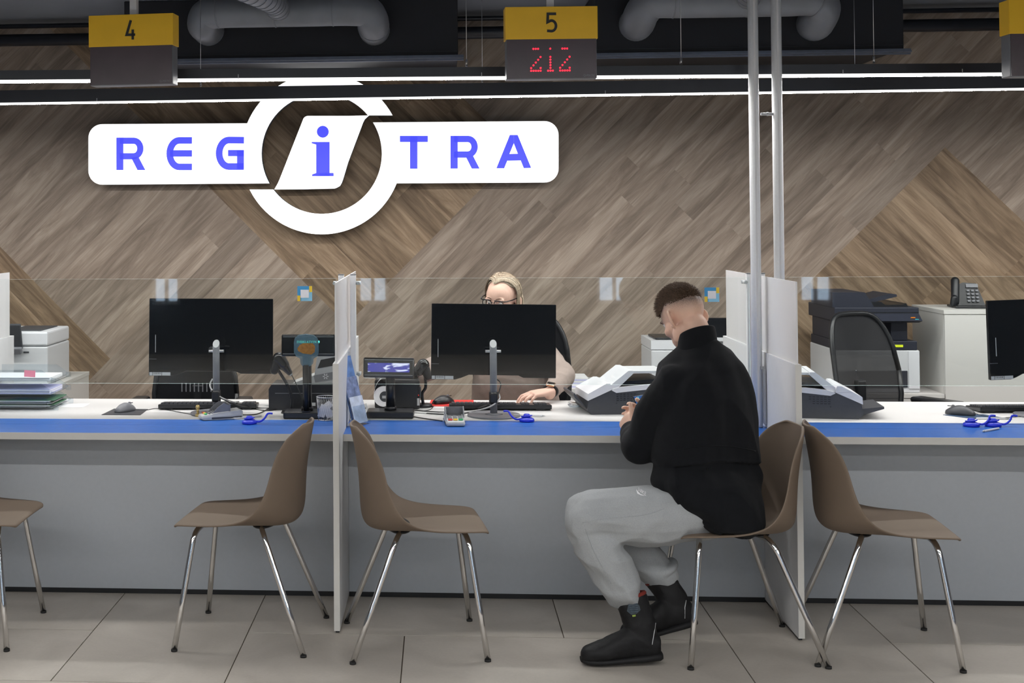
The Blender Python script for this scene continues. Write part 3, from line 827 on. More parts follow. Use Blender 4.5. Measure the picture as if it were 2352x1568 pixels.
# ------------------------------------------------------------------ shell chairs
def shell_mesh():
    # side profile (forward, up) with half width and side lift
    prof = [(.262, .445, .180, -.004), (.258, .454, .198, -.002), (.235, .459, .214, 0), (.18, .458, .228, .004), (.10, .454, .238, .012), (.03, .449, .243, .024),
            (-.04, .443, .244, .044), (-.105, .440, .243, .070), (-.152, .445, .240, .092), (-.180, .462, .236, .100), (-.190, .505, .231, .096), (-.193, .565, .225, .090),
            (-.197, .63, .218, .086), (-.205, .69, .209, .082), (-.214, .745, .194, .074), (-.222, .785, .168, .062), (-.228, .812, .128, .048), (-.231, .822, .082, .038)]
    edge = [(.262, .441), (.258, .452), (.235, .460), (.18, .463), (.10, .467), (.03, .476), (-.018, .492), (-.048, .512), (-.070, .538), (-.087, .568), (-.100, .603), (-.110, .640),
            (-.119, .677), (-.131, .715), (-.148, .752), (-.172, .785), (-.196, .808), (-.212, .820)]
    pts = []
    NV = 18
    P_ = [Vector((a, b)) for a, b, _, _ in prof]
    dense = []
    sp = spline([Vector((a, b, 0)) for a, b, _, _ in prof], 2); wsp = spline([Vector((c, d, 0)) for _, _, c, d in prof], 2); esp = spline([Vector((a, b, 0)) for a, b in edge], 2)
    b = MB(); grid = []
    for i, p in enumerate(sp):
        d = (sp[min(i + 1, len(sp) - 1)] - sp[max(i - 1, 0)]).normalized()
        nrm = Vector((-d.y, d.x)) * -1            # towards the sitter
        if nrm.dot(Vector((.5, .5))) < 0 and True: nrm = -nrm
        row = []
        for j in range(NV + 1):
            v = -1 + 2 * j / NV
            k_ = abs(v) ** 2.4
            row.append(b.bm.verts.new((p.x + (esp[i].x - p.x) * k_, v * wsp[i].x, p.y + (esp[i].y - p.y) * k_)))
        grid.append(row)
    for i in range(len(grid) - 1):
        for j in range(NV):
            f = b.bm.faces.new((grid[i][j], grid[i][j + 1], grid[i + 1][j + 1], grid[i + 1][j])); f.smooth = True
    return b
def make_chair(loc, rz, label):
    t = thing('shell_chair', label, 'chair', loc, rz, 'taupe shell chairs in front of the counters')
    s_ = shell_mesh().build('seat_shell', M_SHELL, t)
    md = s_.modifiers.new('solid', 'SOLIDIFY'); md.thickness = .009; md.offset = -1; 
    md = s_.modifiers.new('sub', 'SUBSURF'); md.levels = 1; md.render_levels = 1
    for fx in (.155, -.055):
        b = MB(); b.ell((fx, 0, .437), (.05, .13, .016)); b.build('seat_mount', M_BLACKP, t)
    for sy in (-1, 1):
        for (fx, bx, ft) in ((.165, .185, .243), (-.045, -.075, -.243)):
            top_ = Vector((bx, sy * .165, .432)); ft_ = Vector((ft, sy * .243, .006)); dn = (ft_ - top_)
            pts = bez((fx, sy * .07, .434), (fx + (bx - fx) * .6, sy * .125, .436), top_, top_ + dn * .13, 12) + [top_ + dn * t_ for t_ in (.3, .6, 1.0)]
            b = MB(); b.tube(pts, .0108, 14); lg = b.build('leg', M_CHROME, t)
            b = MB(); b.cyl((ft, sy * .243, .0005), (ft, sy * .243, .009), .0118, n=14); b.build('foot_cap', M_RUBBER, lg)
    return t
ch = make_chair((-.7275, 5.105, 0), math.radians(180 - 5), 'empty taupe shell chair left of the slim partition, facing left')
def place(x, y, rz, label):
    c = copy_tree(ch); c.location = (x, y, 0); c.rotation_euler = (0, 0, math.radians(rz)); c['label'] = label; return c
place(-1.86, 5.09, 1, 'taupe shell chair cut by the left edge of the photo')
place(-.108, 5.046, 6.5, 'empty taupe shell chair just right of the slim partition, facing right')
place(1.093, 5.045, 184.5, 'taupe shell chair under the seated man, its back against the tall partition')
place(1.585, 5.065, -4.5, 'empty taupe shell chair at the right counter, facing right')

# ------------------------------------------------------------------ monitors
def monitor(ctr, w_, h_, tilt, yaw, base_y, base_x, ptop, label, base_r=.115):
    """seen from behind: flat dark back, slanted-cut round pole on a disc"""
    t = thing('monitor', label, 'monitor', (base_x, base_y, ZC), 0, 'monitors on the counters')
    M = Matrix.Translation(Vector(ctr) - Vector((base_x, base_y, ZC))) @ Matrix.Rotation(yaw, 4, 'Z') @ Matrix.Rotation(tilt, 4, 'Y')
    b = MB()
    # outline with the lower lip chins
    hw, hh = w_ / 2, h_ / 2
    out = [(-hw, hh), (hw, hh), (hw, -hh), (hw * .48, -hh), (hw * .40, -hh + .010), (-hw * .40, -hh + .010), (-hw * .52, -hh - .004), (-hw * .62, -hh - .012), (-hw - .002, -hh - .012)]
    b.poly([(x, 0, z) for x, z in out], (0, .018, 0)); b.xf(M); bd = b.build('body', M_SCREENB, t)
    bvm = bd.modifiers.new('bev', 'BEVEL'); bvm.width = .003; bvm.segments = 2; bvm.limit_method = 'ANGLE'
    b = MB(); b.mm((-hw + .006, .0182, -hh + .012), (hw - .006, .0205, hh - .008)); b.xf(M)
    b.build('screen', M_BLACKG, t)
    b = MB(); b.mm((-hw + .028, -.0015, -.075), (-hw + .0305, 0, .005)); b.xf(M); b.build('light_guide_mark', M_LTGREY, t)
    b = MB(); b.mm((-hw, -.0012, -.106), (-hw + .034, 0, -.1045)); b.xf(M); b.build('seam', M_MIDGREY, t)
    for i, (x0, x1) in enumerate(((.002, .016), (.018, .058), (.06, .098))):
        b = MB(); b.mm((-hw + x0, -.0012, -hh - .010), (-hw + x1, 0, -hh + .0045)); b.xf(M); lb = b.build('label_sticker', M_LTGREY, t)
    b = MB()
    for i in range(13):
        if i % 3 != 1: b.mm((-hw + .0215 + i * .0025, -.0016, -hh - .004), (-hw + .0228 + i * .0025, -.0012, -hh + .003))
    b.xf(M); b.build('barcode', M_NUM, t)
    # stand
    b = MB(); n = 20; r = .0155; zt = ptop - ZC
    rings = [[Vector((r * math.cos(a), r * math.sin(a), z + (sl * r * math.sin(a) if sl else 0))) for a in [2 * PI * k / n for k in range(n)]] for z, sl in ((.012, 0), (zt - .012, 1.1))]
    b.ring_loft(rings); b.build('pole', M_MIDGREY, t)
    b = MB(); top = [Vector((r * .96 * math.cos(a), r * .96 * math.sin(a), zt - .0115 + 1.1 * r * .96 * math.sin(a))) for a in [2 * PI * k / n for k in range(n)]]
    b.bm.faces.new([b.bm.verts.new(p) for p in top]); b.build('pole_cap', M_LTGREY, t)
    b = MB(); b.cyl((0, 0, .0005), (0, 0, .008), base_r, n=48); b.cyl((0, 0, .008), (0, 0, .014), .04, .02, n=32); b.build('base', M_MIDGREY, t)
    b = MB(); zz = zt - .045; b.cyl((-.034, .006, zz), (.034, .006, zz), .0065, n=12); b.cyl((0, .01, zz), (M.translation.x, M.translation.y + .004, zz), .012, n=12); b.build('tilt_bar', M_STEEL, t)
    b = MB(); b.cyl((0, 0, .055), (0, 0, .105), .020, n=16); b.mm((-.016, -.03, .06), (.016, -.01, .10), .004); b.build('cable_clip', M_BLACKP, t)
    return t
def mon_at(u0, v0, u1, v1, Y, bu, bv, pv, label, tilt=0, yaw=0):
    a = atY(u0, v0, Y); c = atY(u1, v1, Y); bp = onC(bu, bv); top = atY(bu, pv, bp.y)
    return monitor(((a.x + c.x) / 2, Y, (a.z + c.z) / 2), (c.x - a.x), (a.z - c.z), tilt, yaw, bp.y, bp.x, top.z, label)
mon_at(343, 686, 627, 858, 5.99, 497, 950, 783, 'black monitor on the left counter, seen from behind', .007, .02)
mon_at(990.5, 698.5, 1278, 867, 5.945, 1134, 955, 783, 'black monitor in front of the woman, seen from behind', .012, 0)
mon_at(2264, 686, 2530, 862, 5.95, 2395, 955, 783, 'dark monitor cut by the right edge of the photo', -.03, .10)

# ------------------------------------------------------------------ keyboards, mice, pads
def keyboard(x, y, rz, label, w_=.45, d=.15):
    t = thing('keyboard', label, 'keyboard', (x, y, ZC + .0008), rz, 'black keyboards on the counters')
    b = MB(); b.poly([(-w_ / 2, -d / 2, .026), (-w_ / 2, -d / 2, .006), (-w_ / 2, d / 2, .001), (-w_ / 2, d / 2, .014)], (w_, 0, 0)); o = b.build('case', M_BLACKP, t)
    m_ = o.modifiers.new('b', 'BEVEL'); m_.width = .004; m_.segments = 2; m_.limit_method = 'ANGLE'
    for sx in (-1, 1):
        b = MB(); b.mm((sx * .18 - .02, -d / 2 + .01, 0), (sx * .18 + .02, -d / 2 + .02, .014)); b.build('foot', M_BLACKP, t)
    b = MB()
    for r in range(6):
        yy = -d / 2 + .02 + r * .0205; zz = .026 - (yy + d / 2) * .085
        for c in range(22):
            if 15 == c or c == 18: continue
            b.box((-w_ / 2 + .02 + c * .0195, yy, zz + .003), (.0165, .0165, .007), (-.085, 0, 0))
    k_ = b.build('keys', M_DKGREY, t); k_['kind'] = 'stuff'
    return t
p = onC(463, 946); keyboard(p.x + .01, p.y + .14, .06, 'black keyboard behind the left monitor stand')
p = onC(1150, 944); keyboard(p.x, p.y + .09, 0, 'black keyboard under the hand of the woman', .46)
p = onC(2380, 952); keyboard(p.x, p.y + .12, .05, 'black keyboard at the right edge of the photo')
def mouse(x, y, rz, label, m=M_DKGREY, s_=1.0, z=0.0028):
    t = thing('computer_mouse', label, 'mouse', (x, y, ZC + z), rz, 'computer mice on the counters')
    b = MB(); rings = []
    n = 18
    for i in range(13):
        f = i / 12; yy = -.056 + .112 * f; w_ = .031 * math.sin(PI * (f * .86 + .07)) ** .5; h = .038 * math.sin(PI * (f * .80 + .10)) ** .8
        rings.append([Vector((w_ * math.cos(a) * s_, yy * s_, max(0.0, h * math.sin(a)) * s_ * (1 if math.sin(a) > 0 else 0))) for a in [PI * k / (n / 2) for k in range(n)]])
    b.ring_loft(rings); b.build('body', m, t)
    b = MB(); b.cyl((-.0035 * s_, .028 * s_, .031 * s_), (.0035 * s_, .028 * s_, .031 * s_), .007 * s_, n=14); b.build('scroll_wheel', M_MIDGREY, t)
    b = MB(); b.mm((-.0006, .012 * s_, .03 * s_), (.0006, .05 * s_, .0335 * s_)); b.build('button_gap', M_BLACKP, t)
    return t
def pad(pxs, m, label, th=.002):
    pts = [onC(u, v) for u, v in pxs]; c = sum(pts, Vector()) / len(pts)
    b = MB(); b.poly([(p - c) + Vector((0, 0, th)) for p in pts], (0, 0, -th + .0002))
    o = b.build('mouse_pad', m, loc=c); return tag(o, label, 'mouse pad', 'mouse pads on the counters')
pad([(233, 953), (322, 953.5), (340, 940), (262, 939)], M_DKGREY, 'dark grey mouse pad on the left counter')
pad([(985, 933), (1086, 934), (1088, 920), (990, 920)], mat('red_pad', (.62, .03, .025), .6, noise_s=60, noise_amt=.05), 'red mouse pad beside the small pole display', .004)
pad([(2166, 953), (2235, 962), (2325, 963), (2258, 952)], mat('navy_pad', (.015, .045, .10), .6, noise_s=60, noise_amt=.05), 'navy mouse pad on the right counter')
p = onC(284, 947); mouse(p.x, p.y + .03, -.5, 'grey computer mouse on the dark pad at left', M_MIDGREY)
p = onC(1018, 931); mouse(p.x, p.y + .045, -.9, 'black computer mouse on the red pad', M_BLACKP, 1.0, .0046)
p = onC(2214, 956); mouse(p.x, p.y + .04, .9, 'dark computer mouse on the navy pad at right', M_DKGREY, 1.05)

# ------------------------------------------------------------------ card terminals
def terminal(x, y, rz, label, z=0.0):
    """body along local -y (keys end towards -y), receipt paper cover arcs up at +y"""
    t = thing('card_terminal', label, 'card terminal', (x, y, ZC + .0006 + z), rz, 'card payment terminals')
    b = MB(); rings = []
    for yy, w_, h0, h1 in ((-.092, .034, .006, .016), (-.086, .038, .001, .022), (-.03, .040, .0, .030), (.04, .041, 0, .036), (.082, .040, 0, .040), (.092, .034, .006, .034)):
        rings.append([Vector(q) for q in ((-w_, yy, h0), (w_, yy, h0), (w_ + .001, yy, (h0 + h1) / 2), (w_ - .003, yy, h1), (-w_ + .003, yy, h1), (-w_ - .001, yy, (h0 + h1) / 2))])
    b.ring_loft(rings, smooth=False); o = b.build('body', M_LTGREY, t)
    m_ = o.modifiers.new('b', 'BEVEL'); m_.width = .004; m_.segments = 2; m_.limit_method = 'ANGLE'
    MB().mm((-.042, -.05, .004), (.042, .085, .014), .003).build('side_grip', M_DKGREY, t)
    for i, (cx, m) in enumerate(((-.022, mat('key_red', (.65, .04, .03), .4, noise_s=50, noise_amt=.05)), (0, mat('key_yellow', (.8, .5, .03), .4, noise_s=50, noise_amt=.05)), (.022, mat('key_green', (.03, .40, .12), .4, noise_s=50, noise_amt=.05)))):
        MB().box((cx, -.072, .0265), (.018, .010, .006), (.13, 0, 0), .0015).build('colour_key', m, t)
    for r in range(4):
        for c in range(3):
            MB().box((-.022 + c * .022, -.056 + r * .013, .0295 + r * .0012), (.017, .009, .005), (.11, 0, 0), .001).build('key', M_MIDGREY, t)
    MB().box((0, .016, .0365), (.058, .036, .003), (.1, 0, 0)).build('display', M_DKGREY, t)
    # privacy shield: U-shaped wall around the keys
    b = MB()
    for sx in (-1, 1):
        b.poly([(sx * .036, -.045, .03), (sx * .036, .03, .037), (sx * .036, .028, .060), (sx * .036, .005, .072), (sx * .036, -.025, .052)], (sx * .004, 0, 0))
    b.mm((-.04, .028, .036), (.04, .034, .066)); b.build('privacy_shield', M_MIDGREY, t)
    return t
p = onC(1044, 977); terminal(p.x, p.y + .055, .06, 'grey card terminal with coloured keys facing the camera, middle counter')
p = onC(512, 966); terminal(p.x - .02, p.y + .06, -1.15, 'grey card terminal turned sideways on the left counter')

# ------------------------------------------------------------------ blue tethered pens
def pen_holder(u, v, du, dv, label, flip=1):
    p = onC(u, v)
    t = thing('pen_holder', label, 'pen holder', (p.x, p.y, ZC + .0005), 0, 'royal blue pen holders on the counters')
    b = MB(); n = 24
    prof_ = [(.0, 0), (.030, 0), (.033, .006), (.030, .013), (.018, .018), (.014, .022), (.015, .028), (.010, .033), (.0, .034)]
    rings = [[Vector((r * math.cos(a), r * math.sin(a), z)) for a in [2 * PI * k / n for k in range(n)]] for r, z in prof_ if r > 0]
    b.ring_loft(rings); b.build('base', M_BLUEPL, t)
    b = MB(); b.tube(spline([(flip * .02, 0, .012), (flip * .045, -.005, .010), (flip * .065, -.004, .024), (flip * .078, .005, .042), (flip * .098, .004, .043)], 6), .0042, 8); b.build('tether', M_BLUEPL, t)
    b = MB(); b.tube([(.022 * math.cos(a), .018 * math.sin(a), .014 + .0022 * a) for a in [k * .5 for k in range(13)]], .003, 6); b.build('coil', M_BLUEPL, t)
    return t
pen_holder(573, 973, 0, 0, 'blue pen holder with raised tail beside the left card terminal')
pen_holder(1210, 968, 0, 0, 'blue pen holder in front of the middle monitor base', -1)
pen_holder(2231, 979, 0, 0, 'blue pen holder on the right counter, left of two')
pen_holder(2281, 979, 0, 0, 'blue pen holder on the right counter, right of two')
def pen(u0, v0, u1, v1, label, z0=.0045, z1=.0045):
    a, b_ = onC(u0, v0), onC(u1, v1); a.z += z0; b_.z += z1
    d = (b_ - a); L_ = d.length
    t = thing('white_pen', label, 'pen', a, 0, 'white pens on the counters')
    b = MB(); b.cyl(d * .1, d, .0042, n=12); b.build('barrel', M_WPLAST, t)
    b = MB(); b.cyl((0, 0, 0), d * .1, .0008, .0040, n=12); b.build('tip', M_LTGREY, t)
    return t
pen(530, 964, 600, 957, 'white pen lying beside the left card terminal')
pen(1253, 958, 1180, 956, 'white pen lying behind the middle blue pen holder', .006, .006)
pen(2316, 963, 2243, 963, 'white pen behind the two right blue pen holders')
pen(2256, 993, 2294, 986, 'short white pen in front of the two right blue pen holders')

# ------------------------------------------------------------------ pole displays and a reflection built solid
def pole_display(u, v, w_, h_, vtop, vbot, hu0, hu1, tilt, label, lit=None, txt=None, base_w=.20, rz=0):
    p = onC(u, v)
    t = thing('pole_display', label, 'customer display', (p.x, p.y, ZC + .0005), rz, 'customer pole displays')
    z1 = atY(u, vbot, p.y).z - ZC; z2 = atY(u, vtop, p.y).z - ZC
    MB().mm((-base_w / 2, -.06, 0), (base_w / 2, .06, .030), .006).build('base', M_BLACKP, t)
    b = MB(); b.cyl((0, 0, .03), (0, 0, .045), .026, n=20); b.cyl((0, 0, .045), (0, 0, z1 + .01), .020, n=20); b.build('pole', M_BLACKP, t)
    M = Matrix.Translation((atY((hu0 + hu1) / 2, v, p.y).x - p.x, -.005, (z1 + z2) / 2)) @ Matrix.Rotation(tilt[1], 4, 'Y') @ Matrix.Rotation(tilt[0], 4, 'X')
    W, H = w_ / 2, (z2 - z1) / 2
    b = MB(); b.mm((-W, -.018, -H), (W, .03, H), .006); b.xf(M); b.build('housing', M_BLACKG, t)
    b = MB()
    for (x0, x1, z0, z3) in ((-W + .006, W - .006, H - .012, H - .009), (-W + .006, W - .006, -H + .009, -H + .012)): b.mm((x0, -.0205, z0), (x1, -.018, z3))
    b.xf(M); b.build('bezel_line', M_MIDGREY, t)
    if lit:
        b = MB(); b.mm((-W + .020, -.0195, -H * .45), (W - .020, -.0182, H * .45)); b.xf(M); b.build('lit_window', lit, t)
    else:
        b = MB(); b.mm((-W + .012, -.0192, -H * .62), (W - .012, -.0182, H * .62)); b.xf(M); b.build('window', M_BLACKG, t)
    if txt:
        text_obj('display_text', txt, .0145, mat('teal_text', (.1, .6, .5), .4, emit=(.12, .95, .75), es=2.6), t, M @ Matrix.Translation((.0, -.0198, H * .30)) @ FRONT)
    return t
def window_lit():
    m = bpy.data.materials.new('lit_violet_window'); m.use_nodes = True; nt = m.node_tree; N = nt.nodes; L = nt.links; b = N['Principled BSDF']
    tc = N.new('ShaderNodeTexCoord'); mp = N.new('ShaderNodeMapping'); mp.inputs['Scale'].default_value = (12, 1, 38); L.new(tc.outputs['Object'], mp.inputs[0])
    n = N.new('ShaderNodeTexNoise'); n.inputs['Scale'].default_value = 1.0; n.inputs['Detail'].default_value = 2; n.inputs['Distortion'].default_value = 1.2; L.new(mp.outputs[0], n.inputs['Vector'])
    cr = N.new('ShaderNodeValToRGB'); cr.color_ramp.elements[0].position = .50; cr.color_ramp.elements[0].color = (.01, .012, .26, 1); cr.color_ramp.elements[1].position = .60; cr.color_ramp.elements[1].color = (.75, .78, 1, 1)
    L.new(n.outputs[0], cr.inputs[0]); L.new(cr.outputs[0], b.inputs['Emission Color']); b.inputs['Emission Strength'].default_value = .95; b.inputs['Base Color'].default_value = (.02, .02, .1, 1)
    b.inputs['Roughness'].default_value = .2
    return m
pole_display(706, 958, .235, .1, 768, 818, 650, 770, (-.10, .0), 'black pole display with green welcome text left of the slim partition', None, 'SVEIKI ATVYK-9')
pole_display(897, 957, .222, .1, 822, 868, 836, 952, (-.22, .01), 'black pole display with violet lit window right of the slim partition', window_lit(), None, .205, -.02)
# pale blue oval reflection in the glass, built solid before the left display
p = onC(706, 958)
t = thing('oval_reflection', 'pale blue and orange oval reflection built solid before the left pole display', 'reflection', (p.x, p.y - .045, ZC + .0005 + .0))
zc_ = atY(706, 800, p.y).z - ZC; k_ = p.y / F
mb_ = mat('reflection_blue', (.13, .24, .31), .3, alpha=.55, noise_s=20, noise_amt=.05)  # tint of the reflection put into a see-through colour
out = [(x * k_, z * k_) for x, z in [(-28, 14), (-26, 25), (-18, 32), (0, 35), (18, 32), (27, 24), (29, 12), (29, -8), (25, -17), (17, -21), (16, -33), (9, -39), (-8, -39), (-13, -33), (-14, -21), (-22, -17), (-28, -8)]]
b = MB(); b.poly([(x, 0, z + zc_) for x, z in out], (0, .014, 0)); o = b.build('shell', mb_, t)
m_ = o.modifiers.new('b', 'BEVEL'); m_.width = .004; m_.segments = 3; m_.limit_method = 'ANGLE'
b = MB(); b.poly([(x * k_, -.0012, z * k_ + zc_) for x, z in [(-20, 2), (-14, 10), (-6, 14), (16, 14), (21, 6), (20, -6), (12, -12), (-8, -9), (-18, -4)]], (0, .001, 0)); b.build('orange_reflection', mat('amber', (.40, .17, .03), .2, noise_s=90, noise_amt=.25), t)  # orange part of the reflection, painted as a thin plate
b = MB(); b.cyl((0, .005, .031), (0, .005, zc_ - 36 * k_), .012, n=14); b.build('added_stem', M_BLACKP, t)  # stem and foot added to carry the solid reflection
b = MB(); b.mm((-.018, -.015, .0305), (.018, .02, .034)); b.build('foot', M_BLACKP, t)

# ------------------------------------------------------------------ handheld scanners on stands
def hand_scanner(u, v, head, rz, label, m2, base=True):
    p = onC(u, v); z = atY(head[0], head[1], p.y).z - ZC; x = atY(head[0], head[1], p.y).x - p.x
    t = thing('hand_scanner', label, 'barcode scanner', (p.x, p.y, ZC + .0005), 0, 'black handheld barcode scanners on stands')
    s_ = -1 if m2 else 1
    b = MB()
    a = Vector((x - s_ * .012, -.01, z + .028)); c = Vector((x + s_ * .034, -.02, z - .03))
    b.capsule(a, a.lerp(c, .45), .030, .026); b.capsule(a.lerp(c, .35), c, .025, .014)
    b.build('handle', M_BLACKG, t)
    b = MB(); b.cyl(c + Vector((s_ * .004, 0, -.006)), c + Vector((s_ * .010, 0, -.014)), .008, n=10); b.build('cable_collar', M_LTGREY, t)
    b = MB(); b.capsule(a + Vector((0, 0, .004)), a + Vector((-s_ * .022, 0, -.05)), .024, .020); b.build('scan_head', M_BLACKP, t)
    b = MB(); b.tube(spline([(0, 0, .012), (s_ * .004, 0, .06), (s_ * -.012, 0, z * .55), (x - s_ * .02, 0, z - .02)], 6), .007, 8); b.build('stand_arm', M_BLACKP, t)
    b = MB(); b.cyl((0, 0, 0), (0, 0, .014), .045, .038, n=28); b.build('stand_base', M_BLACKP, t)
    return t
hand_scanner(668, 948, (648, 838), 0, 'black handheld scanner on a stand right of the left monitor', False)
hand_scanner(972, 934, (966, 852), 0, 'black handheld scanner beside the violet lit display', True)

# ------------------------------------------------------------------ receipt printers, label printer
def box_thing(name, label, cat, a, b, m, bev=.006, group=None):
    t = thing(name, label, cat, ((a[0] + b[0]) / 2, a[1], a[2]), 0, group)
    MB().mm((a[0] - t.location.x, 0, 0), (b[0] - t.location.x, b[1] - a[1], b[2] - a[2]), bev).build('body', m, t)
    return t
# left: low black unit with the pale printer on top
a = onC(616, 945); b2 = onC(765, 945)
y0 = 6.02; xa, xb = atY(617, 900, y0).x, atY(772, 900, y0).x; zt_ = atY(700, 884, y0).z
t = thing('receipt_printer', 'low black printer unit behind the left pole display', 'printer', ((xa + xb) / 2, y0, ZC + .0005))
hw = (xb - xa) / 2
b = MB(); b.poly([(-hw, 0, 0), (-hw, 0, zt_ - ZC - .02), (-hw + .012, 0, zt_ - ZC), (hw, 0, zt_ - ZC), (hw, 0, 0)], (0, .2, 0)); b.build('body', M_BLACKP, t)
MB().mm((-hw + .03, -.002, .075), (hw - .01, 0, .077)).build('seam', M_MIDGREY, t)
MB().mm((.03, -.004, .02), (.06, 0, .034)).build('port', M_LTGREY, t)
ZP = zt_ + .001
t = thing('card_printer', 'pale grey slanted printer with white asterisk mark on the black unit', 'printer', (atY(738, 880, 6.08).x, 6.08, ZP), 0)
k_ = 6.08 / F
def pk(u, v): q = atY(u, v, 6.08); return (q.x - t.location.x, 0, q.z - ZP)
b = MB(); b.poly([pk(662, 884), pk(722, 862), pk(728, 820), pk(738, 814), pk(785, 803), pk(785, 884)], (0, .16, 0)); b.build('body', M_LTGREY, t)
b = MB(); b.poly([(x, -.001, z) for x, _, z in (pk(729, 846), pk(737, 826), pk(784, 817), pk(784, 836))], (0, .001, 0)); b.build('dark_window', M_BLACKP, t)
b = MB(); b.poly([(x, -.0012, z) for x, _, z in (pk(720, 862), pk(784, 850), pk(784, 868), pk(724, 878))], (0, .0012, 0)); b.build('front_band', M_MIDGREY, t)
c_ = pk(748, 864); b = MB()
for a_ in range(6):
    an = a_ * PI / 3; b.box((c_[0] + .009 * math.cos(an), -.0022, c_[2] + .009 * math.sin(an)), (.009, .001, .0045), (0, -an, 0))
b.build('asterisk_mark', M_WPLAST, t)
# middle: black receipt printer with curling white paper
xa, xb = atY(845, 900, 6.06).x, atY(964, 900, 6.06).x; z_t = atY(900, 872, 6.06).z
t = thing('receipt_printer', 'black receipt printer with curled white paper behind the violet display', 'printer', ((xa + xb) / 2, 6.06, ZC + .0005)); hw = (xb - xa) / 2
MB().mm((-hw + .03, 0, 0), (hw, .16, z_t - ZC), .01).build('body', M_BLACKP, t)
MB().mm((hw - .002, .01, .05), (hw + .006, .05, .10), .002).build('side_latch', M_DKGREY, t)
MB().mm((hw - .008, -.003, .062), (hw - .003, 0, .067)).build('red_lamp', mat('key_red', (.65, .04, .03), .4), t)
MB().mm((hw - .012, -.004, .018), (hw - .001, 0, .05)).build('grey_tab', M_LTGREY, t)
b = MB(); pr = bez((0, 0, .145), (-.06, 0, .17), (-.10, 0, .10), (-.085, 0, .05), 14)
for i in range(len(pr) - 1):
    a, c = pr[i], pr[i + 1]; w_ = .030
    n_ = Vector((-(c - a).z, 0, (c - a).x)).normalized() * .0008
    vs = [b.bm.verts.new(q) for q in (a + Vector((-.0, -.03, 0)), c + Vector((0, -.03, 0)), c + Vector((0, .05, 0)), a + Vector((0, .05, 0)))]
    f = b.bm.faces.new(vs); f.smooth = True
o = b.build('paper_strip', M_PAPER, t); md = o.modifiers.new('s', 'SOLIDIFY'); md.thickness = .0008
b = MB(); b.cyl((-.045, -.02, .06), (-.045, .045, .06), .046, n=30); b.build('paper_roll', M_PAPER, t)
b = MB(); b.cyl((-.040, -.0215, .06), (-.040, .03, .06), .024, n=24); b.build('roll_core', M_DKGREY, t)
MB().mm((-.052, -.023, .052), (-.018, -.0216, .064)).build('roll_label', M_LTGREY, t)

# ------------------------------------------------------------------ pen cup of wire mesh
p = onC(751, 968)
t = thing('mesh_cup', 'silver wire mesh cup holding paper against the slim partition', 'cup', (p.x - .008, p.y + .045, ZC + .0005))
b = MB(); R1, R2, HH = .034, .041, .100
for k in range(26):
    a_ = 2 * PI * k / 26
    b.cyl((R1 * math.cos(a_), R1 * math.sin(a_), .002), (R2 * math.cos(a_ + .5), R2 * math.sin(a_ + .5), HH), .0007, n=4)
    b.cyl((R1 * math.cos(a_), R1 * math.sin(a_), .002), (R2 * math.cos(a_ - .5), R2 * math.sin(a_ - .5), HH), .0007, n=4)
mm_ = b.build('wire_mesh', M_STEEL, t); mm_['kind'] = 'stuff'
b = MB(); b.tube([(R2 * math.cos(a), R2 * math.sin(a), HH) for a in [2 * PI * k / 32 for k in range(33)]], .002, 8); b.build('rim', M_STEEL, t)
b = MB(); b.cyl((0, 0, 0), (0, 0, .004), R1 + .001, n=28); b.build('bottom', M_STEEL, t)
pp_ = thing('folded_slip', 'crumpled pale slips inside the wire mesh cup', 'paper', (p.x - .008, p.y + .045, ZC + .006))
for k, (dx, dz, rr_) in enumerate(((-.014, .03, .3), (.008, .026, -.4), (.0, .045, .9))):
    b = MB(); b.box((dx, -.004 + k * .007, dz + .004), (.030, .002, .055), (.1, rr_, .2)); b.build('slip', M_PAPER, pp_)

# ------------------------------------------------------------------ brochure holders
def brochure_holder(x, y, rz, label, n=4):
    t = thing('brochure_holder', label, 'brochure holder', (x, y, ZC + .0005), rz, 'clear brochure holders beside the partitions')
    tilt = Matrix.Rotation(-.0, 4, 'X')
    # leans: bottom runs out to the front, back leans away from the viewer's left; faces local +x
    lean = .27
    def at_(d, z, y_): return (d - z * lean, y_, z)
    for (nm, d, m_, th) in (('back_sheet', .035, M_CLEAR, .003),):
        b = MB(); b.poly([at_(d, 0.002, -.055), at_(d, 0.002, .055), at_(d, .30, .055), at_(d, .30, -.055)], (th, 0, 0)); b.build(nm, m_, t)
    MB().mm((-.02, -.055, 0), (.055, .055, .003)).build('base_sheet', M_CLEAR, t)
    cols = [mat('brochure_blue', (.10, .19, .42), .3, noise_s=25, noise_amt=.5), mat('brochure_pale', (.50, .55, .66), .3, noise_s=30, noise_amt=.3), mat('brochure_navy', (.16, .20, .34), .3, noise_s=35, noise_amt=.7)]
    for i in range(3):
        z0, z1 = .012 + .0 * i, (.285, .20, .12)[i]; d = .040 + i * .006
        b = MB(); b.poly([at_(d, z0, -.050), at_(d, z0, .050), at_(d, z1, .050), at_(d, z1, -.050)], (.002, 0, 0)); b.build('leaflet', cols[(i * 2) % 3], t)
    b = MB(); b.poly([at_(.062, 0.003, -.055), at_(.062, 0.003, .055), at_(.062, .085, .055), at_(.062, .085, -.055)], (.0025, 0, 0)); b.build('front_sheet', M_CLEAR, t)
    return t
p = onC(834, 980); brochure_holder(p.x - .052, p.y + .055, -.5, 'clear brochure holder leaning on the right face of the slim partition')
p = onC(1853, 972); brochure_holder(1.353 + .012 + .026, 5.56, 0, 'clear brochure holder behind the right face of the tall partition')

